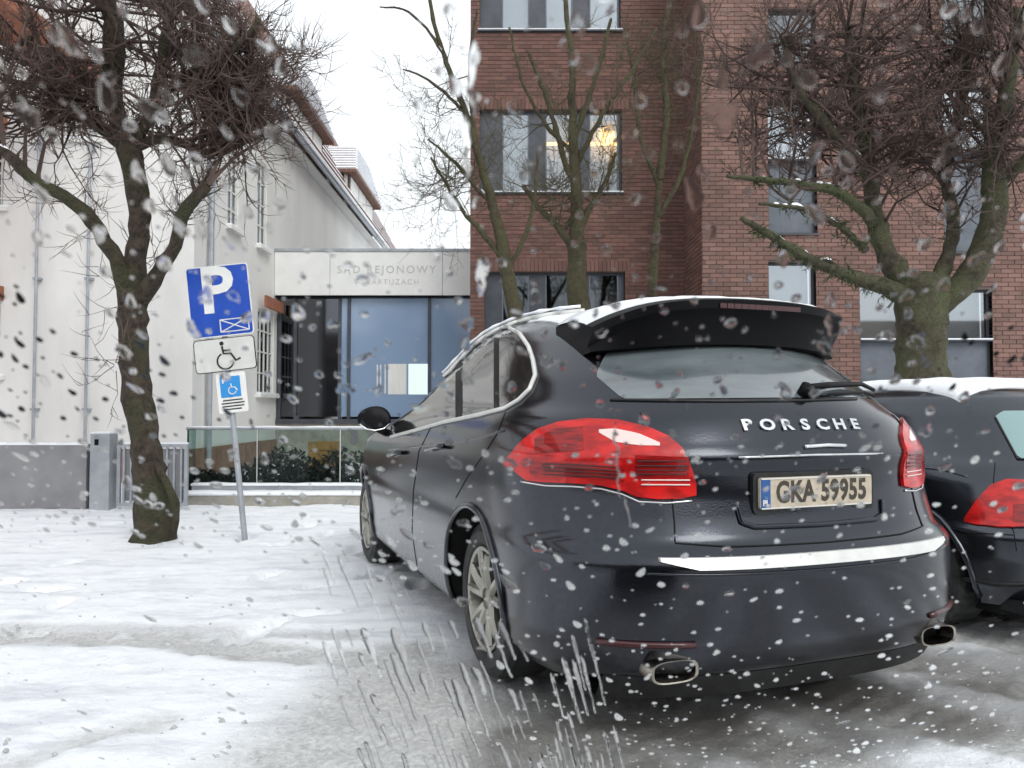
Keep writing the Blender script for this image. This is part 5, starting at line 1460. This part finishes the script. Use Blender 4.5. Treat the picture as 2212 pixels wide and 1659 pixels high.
for mir in (False, True):
    L_ = hb.patch('tail_light', A(2084, 2240, 26), [(2084, 1120), (2110, 1080), (2140, 1048), (2175, 1036), (2240, 1040)], [(2084, 1128), (2110, 1134), (2160, 1140), (2240, 1138)], M['red'], .012, 10, .03, mirror=mir)
    hb.patch('indicator_lens', A(2188, 2232, 8), [(2188, 1090), (2232, 1088)], [(2188, 1128), (2232, 1128)], M['red_dark'], .0145, 3, .005, L_, mir)
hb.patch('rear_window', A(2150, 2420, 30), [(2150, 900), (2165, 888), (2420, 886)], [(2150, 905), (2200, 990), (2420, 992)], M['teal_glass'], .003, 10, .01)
roof_snow(hb, -.50, .56, .72, 2.0, .035, 8, zmin=1.2)
for mir in (False, True):
    hb.line('lid_gap', [(2150, 1000), (2146, 1040), (2190, 1150), (2196, 1190)], .003, M['liner'], None, .0008, 5, mir)
    hb.line('bumper_gap', [(2000, 1120), (2050, 1140), (2090, 1150), (2190, 1156)], .003, M['liner'], None, .0008, 5, mir)
    hb.line('side_crease', [(1990, 1010), (2040, 1016), (2090, 1030)], .006, M['paint2'], None, .0, 6, mir)
hb.line('window_seal', [(2150, 902), (2198, 992), (2300, 996), (2400, 996)], .006, M['black_plastic'], None, .003)
hb.line('bumper_lip', [(2080, 1250), (2150, 1262), (2300, 1262)], .012, M['black_plastic'], None, .0)
vb = MB(); vb.box(-.70, .70, .10, .3, .18, .24); vb.build('diffuser', M['black_plastic'], hb.root)
box('underbody', -.70, .70, .3, 3.8, .15, .26, M['liner'], hb.root)
MB().tube([(-.45, -.03, .22), (-.45, .2, .22)], .03, 14).build('exhaust_tip', M['chrome'], hb.root, True)

# ================================================================== THE WINDSCREEN AND THE RAIN ON IT
SLOPE = math.radians(42)
W0 = Vector((0, .50, EYE))                                   # the glass in front of the eye
Uv = Vector((1, 0, 0)); Vv = Vector((0, -math.cos(SLOPE), math.sin(SLOPE))); Nv = Uv.cross(Vv) * -1
if Nv.z < 0: Nv = -Nv
def on_glass(px, py):
    r = ray(px, py); o = Vector((0, 0, EYE)); t = (W0 - o).dot(Nv) / r.dot(Nv)
    q = o + r * t - W0
    return q.dot(Uv), q.dot(Vv), t
def glass_pt(a, b, h=0.0): return W0 + Uv * a + Vv * b + Nv * h
ws = empty('windscreen', W0); tag(ws, 'sloping rain-covered windscreen with an unseen dark van nose added for reflections, between viewer and street', 'windscreen')
V_ = []
for h in (-.0052, -.0004):
    for (a, b) in ((-1.25, -.78), (1.25, -.78), (1.15, .44), (-1.15, .44)): V_.append(glass_pt(a, b, h) - W0)
mesh('glass', V_, [(0, 1, 2, 3), (7, 6, 5, 4), (0, 4, 5, 1), (1, 5, 6, 2), (2, 6, 7, 3), (3, 7, 4, 0)], M['windscreen'], ws)
fb = MB()
for (p, q) in (((-1.25, -.78), (1.25, -.78)), ((1.25, -.78), (1.15, .44)), ((1.15, .44), (-1.15, .44)), ((-1.15, .44), (-1.25, -.78))):
    fb.tube([glass_pt(*p, -.003) - W0, glass_pt(*q, -.003) - W0], .012, 6)
fb.build('rubber_seal', M['rubber'], ws)

vn = MB(); cs = [(-.35, .16), (.35, .16), (.58, .20), (.66, .28), (.62, .36), (.45, .42), (-.35, .46)]  # viewer's own van, out of view, shaped to give dark reflections in the SUV
vn.add([Vector((x, y, z)) - W0 for x in (-.94, .94) for (y, z) in cs], [tuple(range(7)), tuple(range(13, 6, -1))] + [(i, 7 + i, 7 + (i + 1) % 7, (i + 1) % 7) for i in range(7)])
fix_normals(vn.build('unseen_nose', M['paint2'], ws))
cb = MB(); cs = [(-4.6, .25), (-.50, .25), (-.50, 1.55), (-.75, 1.98), (-1.1, 2.08), (-4.5, 2.08), (-4.7, 1.2)]
cb.add([Vector((x, y, z)) - W0 for x in (-.95, .95) for (y, z) in cs], [tuple(range(7)), tuple(range(13, 6, -1))] + [(i, 7 + i, 7 + (i + 1) % 7, (i + 1) % 7) for i in range(7)])
fix_normals(cb.build('unseen_cab', M['paint2'], ws))
for sx in (-1, 1):
    for wy in (.25, -3.6):
        MB().tube([Vector((sx * .74, wy, .33)) - W0, Vector((sx * .93, wy, .33)) - W0], .33, 28).build('wheel', M['rubber'], ws)

def drop_geo(outline, hgt, rings=5, flat=2.0):
    """a bead of water: base outline [(a, b)] in metres round its middle, domed to hgt"""
    n = len(outline); V_ = []; F_ = []
    for k in range(rings):
        q = k / rings; s_ = math.sqrt(max(0, 1 - q ** flat)) if k else 1.0
        for (a, b) in outline: V_.append((a * s_, b * s_, hgt * q))
    V_.append((0, 0, hgt))
    for k in range(rings - 1):
        for j in range(n): F_.append((k * n + j, k * n + (j + 1) % n, (k + 1) * n + (j + 1) % n, (k + 1) * n + j))
    top = (rings - 1) * n
    for j in range(n): F_.append((top + j, top + (j + 1) % n, len(V_) - 1))
    F_.append(tuple(range(n))[::-1])
    return V_, F_
def bead(r, rad, stretch=1.0, lean=0.0, n=16, rough=.07):
    """outline of a drop, drawn out along the slope by stretch and turned by lean"""
    P = []; ph = [r.uniform(0, 6.28) for _ in range(3)]
    for i in range(n):
        a = 2 * math.pi * i / n
        q = rad * (1 + rough * math.sin(2 * a + ph[0]) + rough * .6 * math.sin(3 * a + ph[1]))
        x, y = q * math.cos(a), q * math.sin(a)
        y *= stretch
        if stretch > 1.3: x *= (1.0 - .30 * (y / (rad * stretch)))       # heavier lower end
        c, s_ = math.cos(lean), math.sin(lean)
        P.append((x * c - y * s_, x * s_ + y * c))
    return P
rr_ = random.Random(77)
AREAS = [((0, 0, 260, 340), 'the left part of the pollarded crown'), ((260, 0, 470, 340), 'the middle of the pollarded crown'), ((470, 0, 650, 340), 'the right edge of the pollarded crown'),
    ((395, 550, 560, 730), 'the blue P plate'), ((395, 730, 560, 900), 'the wheelchair plate'), ((0, 340, 240, 640), 'the left limb of the pollarded tree'), ((240, 340, 400, 640), 'the fork of the pollarded tree'),
    ((0, 640, 240, 950), 'the white house downpipes'), ((240, 640, 400, 1180), 'the leaning trunk'), ((400, 340, 640, 550), 'the dormered side wall'), ((560, 550, 640, 950), 'the orange-headed side window'),
    ((640, 0, 900, 300), 'the upper white sky'), ((640, 300, 930, 545), 'the white sky over the fascia'), ((900, 0, 1030, 545), 'the thin tree left of the brick corner'),
    ((640, 545, 1030, 645), 'the engraved fascia'), ((640, 645, 1030, 940), 'the blue entrance glass'), ((0, 950, 240, 1110), 'the grey panel fence'), ((400, 900, 780, 1110), 'the glass balustrade'),
    ((1030, 0, 1450, 230), 'the brickwork over the lit window'), ((1030, 230, 1450, 430), 'the lit office window'), ((1030, 430, 1450, 640), 'the brickwork under the lit window'),
    ((1450, 0, 1800, 430), 'the left twigs of the mossy tree'), ((1800, 0, 2212, 430), 'the right twigs of the mossy tree'), ((1450, 430, 1850, 650), 'the snowy left limb of the mossy tree'), ((1800, 430, 2212, 840), 'the mossy trunk'),
    ((1230, 630, 1830, 760), 'the black roof spoiler'), ((1280, 760, 1900, 870), 'the rear window of the SUV'), ((830, 640, 1230, 900), 'the side windows of the SUV'), ((1090, 900, 1510, 1090), 'the left tail light of the SUV'),
    ((1510, 870, 1960, 1000), 'the metal letters on the SUV'), ((1510, 1000, 1960, 1140), 'the number plate of the SUV'), ((1400, 1140, 2060, 1260), 'the bright bumper strip'), ((1100, 1090, 1400, 1330), 'the left rear corner of the SUV'),
    ((1160, 1260, 1600, 1420), 'the lower left bumper'), ((1600, 1260, 2060, 1400), 'the lower right bumper'), ((930, 1090, 1100, 1500), 'the rear wheel of the SUV'), ((770, 880, 1100, 1100), 'the doors of the SUV'), ((750, 1100, 930, 1330), 'the front wheel of the SUV'),
    ((1960, 840, 2212, 1010), 'the snowy roof edge of the hatchback'), ((1960, 1010, 2212, 1390), 'the hatchback tail light'), ((1160, 1400, 1620, 1540), 'the left exhaust tip'), ((1620, 1380, 2212, 1540), 'the slush under the right exhaust tip'),
    ((0, 1110, 400, 1340), 'the clean snow at the foot of the tree'), ((400, 1090, 780, 1340), 'the clean snow right of the sign pole'), ((0, 1340, 640, 1450), 'the grey wheel track in the snow'), ((0, 1450, 640, 1700), 'the nearest snow'),
    ((640, 1340, 1160, 1700), 'the wiper streaks'), ((1160, 1540, 1620, 1700), 'the dark slush behind the SUV'), ((1620, 1540, 2300, 1700), 'the ridged slush')]
def where(px, py):
    px = min(max(px, 1), W_PX - 2); py = min(max(py, 1), H_PX - 2)
    for (x0, y0, x1, y1), n in AREAS:
        if x0 <= px <= x1 and y0 <= py <= y1:
            u, v = (px - x0) / (x1 - x0), (py - y0) / (y1 - y0)
            return n + ', ' + ('upper' if v < .33 else 'lower' if v > .67 else 'middle') + ' ' + ('left' if u < .4 else 'right' if u > .6 else 'part')
    return min(AREAS, key=lambda a: math.hypot((a[0][0] + a[0][2]) / 2 - px, (a[0][1] + a[0][3]) / 2 - py))[1]
def density(px, py):
    """how thickly the drops lie, as in the photograph"""
    d = .70
    if px < 640 and py < 640: d = .80
    if px < 760 and 900 < py < 1130: d = .8
    if 640 < px < 930 and py < 500: d = .30
    if 930 < px < 1300 and py < 600: d = .85
    if px > 1450 and py < 800: d = .75
    if px < 1150 and py > 1250: d = .10
    if px < 760 and 1180 < py < 1600: d = .07
    if px < 400 and py > 1400: d = .03
    if px > 1100 and py > 1000: d = .24
    if px > 1300 and py > 1450: d = .30
    if 1500 < px < 1950 and 1000 < py < 1110: d = .45
    if 980 < px < 1500 and 880 < py < 1250: d = .45
    return d
drops = []          # (px, py, a, b, outline, height, size in px)
placed = []
def free(a, b, rad):
    for (x, y, q) in placed:
        if (x - a) ** 2 + (y - b) ** 2 < (q + rad) ** 2 * .95: return False
    return True
tries = 0
while len(drops) < 1750 and tries < 60000:
    tries += 1
    a = rr_.uniform(-.75, .75); b = rr_.uniform(-.66, .30)
    P = glass_pt(a, b); c_, s_ = math.cos(PITCH), math.sin(PITCH)
    z_ = P.z - EYE; yy = P.y * c_ + z_ * s_; zz = -P.y * s_ + z_ * c_
    px, py = W_PX / 2 + P.x / yy * F_PX, H_PX / 2 - zz / yy * F_PX
    if not (-40 < px < W_PX + 40 and -40 < py < H_PX + 40): continue
    if rr_.random() > density(px, py): continue
    q = rr_.random()
    rad = (.0007 + .0011 * rr_.random() ** 2) if q < .66 else ((.0016 + .0014 * rr_.random()) if q < .96 else rr_.uniform(.0028, .0042))
    if py > 1150: rad *= 1.15
    if py < 500: rad *= .95
    if px < 640 and py < 1150: rad *= 1.15
    if not free(a, b, rad * 1.2): continue
    st = rr_.choice([1.0, 1.1, 1.2, 1.5, 1.9, 2.3]) if rad > .0012 else rr_.choice([1.0, 1.1, 1.4])
    lean = rr_.gauss(.12, .35)
    if py > 1150 and px < 1350: st = rr_.uniform(1.4, 3.2); lean = rr_.gauss(.42, .12)
    if q < .78 and py > 900: st = 1.0 + rr_.random() * .4
    placed.append((a, b, rad * max(1, st * .7)))
    drops.append((px, py, a, b, bead(rr_, rad, st, lean, 22 if rad > .0015 else 12), rad * rr_.choice([.10, .16, .22, .28] if py < 1050 or px > 1100 else [.08, .12, .18, .3]), rad * F_PX / yy, 'drop', st))
for (px, py, w, hh) in ((150, 90, 6, .24), (60, 250, 7, .26), (235, 170, 5, .2), (330, 240, 5, .22), (420, 120, 6, .24), (520, 210, 5, .22), (590, 290, 5, .2), (300, 380, 5, .2), (90, 420, 5, .2), (215, 500, 5, .2), (395, 500, 5, .2),
                        (445, 640, 5, .24), (412, 700, 4, .2), (505, 640, 3.5, .18), (268, 760, 5, .2), (325, 900, 5, .22), (320, 1090, 5, .2), (500, 980, 4, .2), (720, 700, 5, .2), (745, 840, 6, .24), (1010, 700, 5, .2), (800, 600, 4, .18), (1045, 570, 5, .22),
                        (1240, 700, 5, .22), (1330, 660, 4, .2), (1300, 720, 5, .2), (1800, 700, 6, .24), (1780, 750, 5, .2), (1500, 650, 4, .18), (1760, 850, 4, .2), (1180, 780, 6, .24), (1010, 820, 6, .24), (900, 880, 5, .2), (980, 1000, 6, .22), (1100, 1000, 5, .2),
                        (860, 1100, 6, .24), (1000, 1130, 6, .22), (1330, 980, 4, .2), (1000, 1300, 7, .26), (1040, 1400, 7, .26), (820, 1250, 6, .24), (1730, 1060, 4, .2), (1800, 1050, 4, .2), (1700, 915, 3.5, .18), (2000, 930, 7, .3), (2040, 1010, 5, .26), (1960, 1300, 5, .2),
                        (1560, 250, 9, .3), (1500, 420, 8, .26), (1640, 120, 7, .26), (1760, 330, 6, .24), (1900, 200, 6, .24), (2050, 330, 6, .24), (1960, 640, 6, .24), (1980, 740, 6, .22), (2110, 560, 5, .2), (1690, 560, 5, .2), (1400, 330, 4, .2)):
    a, b, _ = on_glass(px, py); rad = w / 1000 * rr_.uniform(.8, 1.15)
    P = []; ph = [rr_.uniform(0, 6.28) for _ in range(4)]; st = rr_.uniform(.9, 1.9); ln_ = rr_.gauss(.2, .35)
    for i in range(36):
        q = 2 * math.pi * i / 36
        rr2 = rad * .72 * (1 + .16 * math.sin(2 * q + ph[0]) + .13 * math.sin(3 * q + ph[1]) + .09 * math.sin(5 * q + ph[2]) + .05 * math.sin(8 * q + ph[3]))
        x, y = rr2 * math.cos(q), rr2 * math.sin(q) * st
        P.append((x * math.cos(ln_) - y * math.sin(ln_), x * math.sin(ln_) + y * math.cos(ln_)))
    drops.append((px, py, a, b, P, hh / 1000 * rr_.uniform(.8, 1.5), 30, 'film', 5))
# rivulets drawn down the glass by the wiper, lower middle
rivs = []
def rivulet(px0, py0, px1, py1, w, h, wob=.0012, n=None):
    a0, b0, _ = on_glass(px0, py0); a1, b1, _ = on_glass(px1, py1)
    L = math.hypot(a1 - a0, b1 - b0); n = n or max(4, int(L / .004)); left = []; right = []
    dx, dy = (a1 - a0) / L, (b1 - b0) / L; nx, ny = -dy, dx
    off = 0
    for i in range(n + 1):
        t = i / n; off += rr_.gauss(0, wob) * .5; ww = w * (.55 + .45 * math.sin(math.pi * min(1, t * 1.6 + .12))) * (1 + .22 * noise.noise(Vector((px0 * .1, py0 * .1, t * n * .35))))
        if i in (0, n): ww *= .35
        cx_, cy_ = a0 + dx * L * t + nx * off, b0 + dy * L * t + ny * off
        left.append((cx_ + nx * ww, cy_ + ny * ww)); right.append((cx_ - nx * ww, cy_ - ny * ww))
    mx_, my_ = (a0 + a1) / 2, (b0 + b1) / 2
    # domed strip: base left, shoulder left, crest, shoulder right, base right
    V_ = []; F_ = []
    for (l, r_) in zip(left, right):
        prof_ = ((0, 0), (.18, .72), (.5, 1), (.82, .72), (1, 0)) if w < .0012 else ((0, 0), (.25, .30), (.55, .65), (.87, 1), (1, 0))
        for k, (q, h_) in enumerate(prof_):
            hh = h_ * h
            V_.append((l[0] + (r_[0] - l[0]) * q - mx_, l[1] + (r_[1] - l[1]) * q - my_, hh))
    m_ = len(left)
    for i in range(m_ - 1):
        for k in range(4): F_.append((i * 5 + k, i * 5 + k + 1, (i + 1) * 5 + k + 1, (i + 1) * 5 + k))
        F_.append((i * 5, (i + 1) * 5, (i + 1) * 5 + 4, i * 5 + 4))
    F_.append((0, 4, 3, 2, 1)); e = (m_ - 1) * 5; F_.append((e, e + 1, e + 2, e + 3, e + 4))
    return (px0, py0, mx_, my_, V_, F_)
taken = []
def try_rivulet(x0, y0, L, sl, w, h, wob):
    """lay a streak only where none lies yet"""
    pts = [(x0 + L * sl * t / 8, y0 + L * t / 8) for t in range(9)]
    wp = w / on_glass(x0, y0)[2] * F_PX
    for (x, y) in pts:
        if any(abs(x - q[0]) < wp + q[2] + .3 and abs(y - q[1]) < 12 for q in taken): return
    taken.extend([(x, y, wp) for (x, y) in pts])
    rivs.append(rivulet(x0, y0, x0 + L * sl, y0 + L, w, h, wob))
for i in range(240):                               # the broad wet smear that cuts across the bumper
    y0 = rr_.uniform(1335, 1640); t = (y0 - 1335) / 320; x0 = 1222 + rr_.uniform(-6, 46) + t * rr_.uniform(-80, 90)
    w = rr_.uniform(.0012, .0030); try_rivulet(x0, y0, rr_.uniform(70, 200), .24, w, w * rr_.uniform(.35, .6), .0003)
for i in range(420):                              # broad pale streaks beside the rear wheel
    y0 = rr_.uniform(1330, 1640); x0 = 740 + (y0 - 1330) * .35 + rr_.uniform(-70, 360)
    w = rr_.uniform(.0010, .0045); try_rivulet(x0, y0, rr_.uniform(40, 190), .37, w, w * rr_.uniform(.10, .30), .0005)
for i in range(60):                               # thin ones above
    y0 = rr_.uniform(1185, 1560); x0 = 695 + (y0 - 1190) * .40 + rr_.uniform(-40, 300) * (.35 + (y0 - 1190) / 420)
    if x0 > 1300 or (x0 > 1050 and y0 < 1420): continue
    w = rr_.uniform(.0005, .0014); try_rivulet(x0, y0, rr_.uniform(25, 140), .40, w, w * rr_.uniform(.12, .35), .0006)
for (x0, y0, x1, y1, w) in ((1328, 922, 1345, 1075, .0009), (1347, 1075, 1352, 1140, .0008), (668, 1160, 705, 1195, .0022), (1040, 560, 1044, 640, .0035), (1024, 90, 1016, 250, .002), (1008, 250, 1020, 400, .0018)):
    rivs.append(rivulet(x0, y0, x1, y1, w, w * .5))

basis = Matrix((Uv, Vv, Nv)).transposed().to_4x4()
def put(name, V_, F_, a, b):
    o = mesh(name, [Vector(v) for v in V_], F_, M['water'], None, True)
    o.data.set_sharp_from_angle(angle=math.radians(50))
    o.matrix_world = Matrix.Translation(glass_pt(a, b, .0001)) @ basis
    return o
drops.sort(key=lambda d: -d[6])
NBIG = 240
by_label = {}
for d in drops[:NBIG]:
    V_, F_ = drop_geo(d[4], d[5], 9)
    o = put('raindrop', V_, F_, d[2], d[3])
    if d[7] == 'film':
        tag(o, 'flat film of rainwater over %s' % where(d[0], d[1]), 'water film', 'raindrops on the windscreen'); o.name = 'water_film'; by_label.setdefault(o['label'], []).append((d[1], o)); continue
    sh = 'long running' if d[8] > 1.45 else ('oval' if d[8] > 1.12 else 'round')
    sz = 'big ' if d[6] > 11 else ('' if d[6] > 7.5 else 'small ')
    tag(o, '%s%s raindrop over %s' % (sz, sh, where(d[0], d[1])), 'raindrop', 'raindrops on the windscreen'); by_label.setdefault(o['label'], []).append((d[1], o))
for lb_, lst in by_label.items():          # tell drops of one description apart by height
    lst.sort(key=lambda q: q[0])
    if len(lst) > 1:
        for k, (_, o) in enumerate(lst):
            o['label'] = lb_ + (', uppermost' if k == 0 else ', lowermost' if k == len(lst) - 1 else ', between others')
rest = MB()
for d in drops[NBIG:]:
    V_, F_ = drop_geo(d[4], d[5], 4)
    rest.add([basis.to_3x3() @ Vector(v) + glass_pt(d[2], d[3], .0001) for v in V_], F_)
o = rest.build('rain_spatter', M['water'], None, True); o.data.set_sharp_from_angle(angle=math.radians(50)); tag(o, 'fine spatter of small raindrops all over the windscreen', kind='stuff')
riv = MB()
for (px, py, a, b, V_, F_) in rivs:
    riv.add([basis.to_3x3() @ Vector(v) + glass_pt(a, b, .0001) for v in V_], F_)
o = riv.build('water_streaks', M['water'], None, True); o.data.set_sharp_from_angle(angle=math.radians(60)); tag(o, 'streaks of rainwater smeared down the windscreen', kind='stuff')
fix_normals(o)
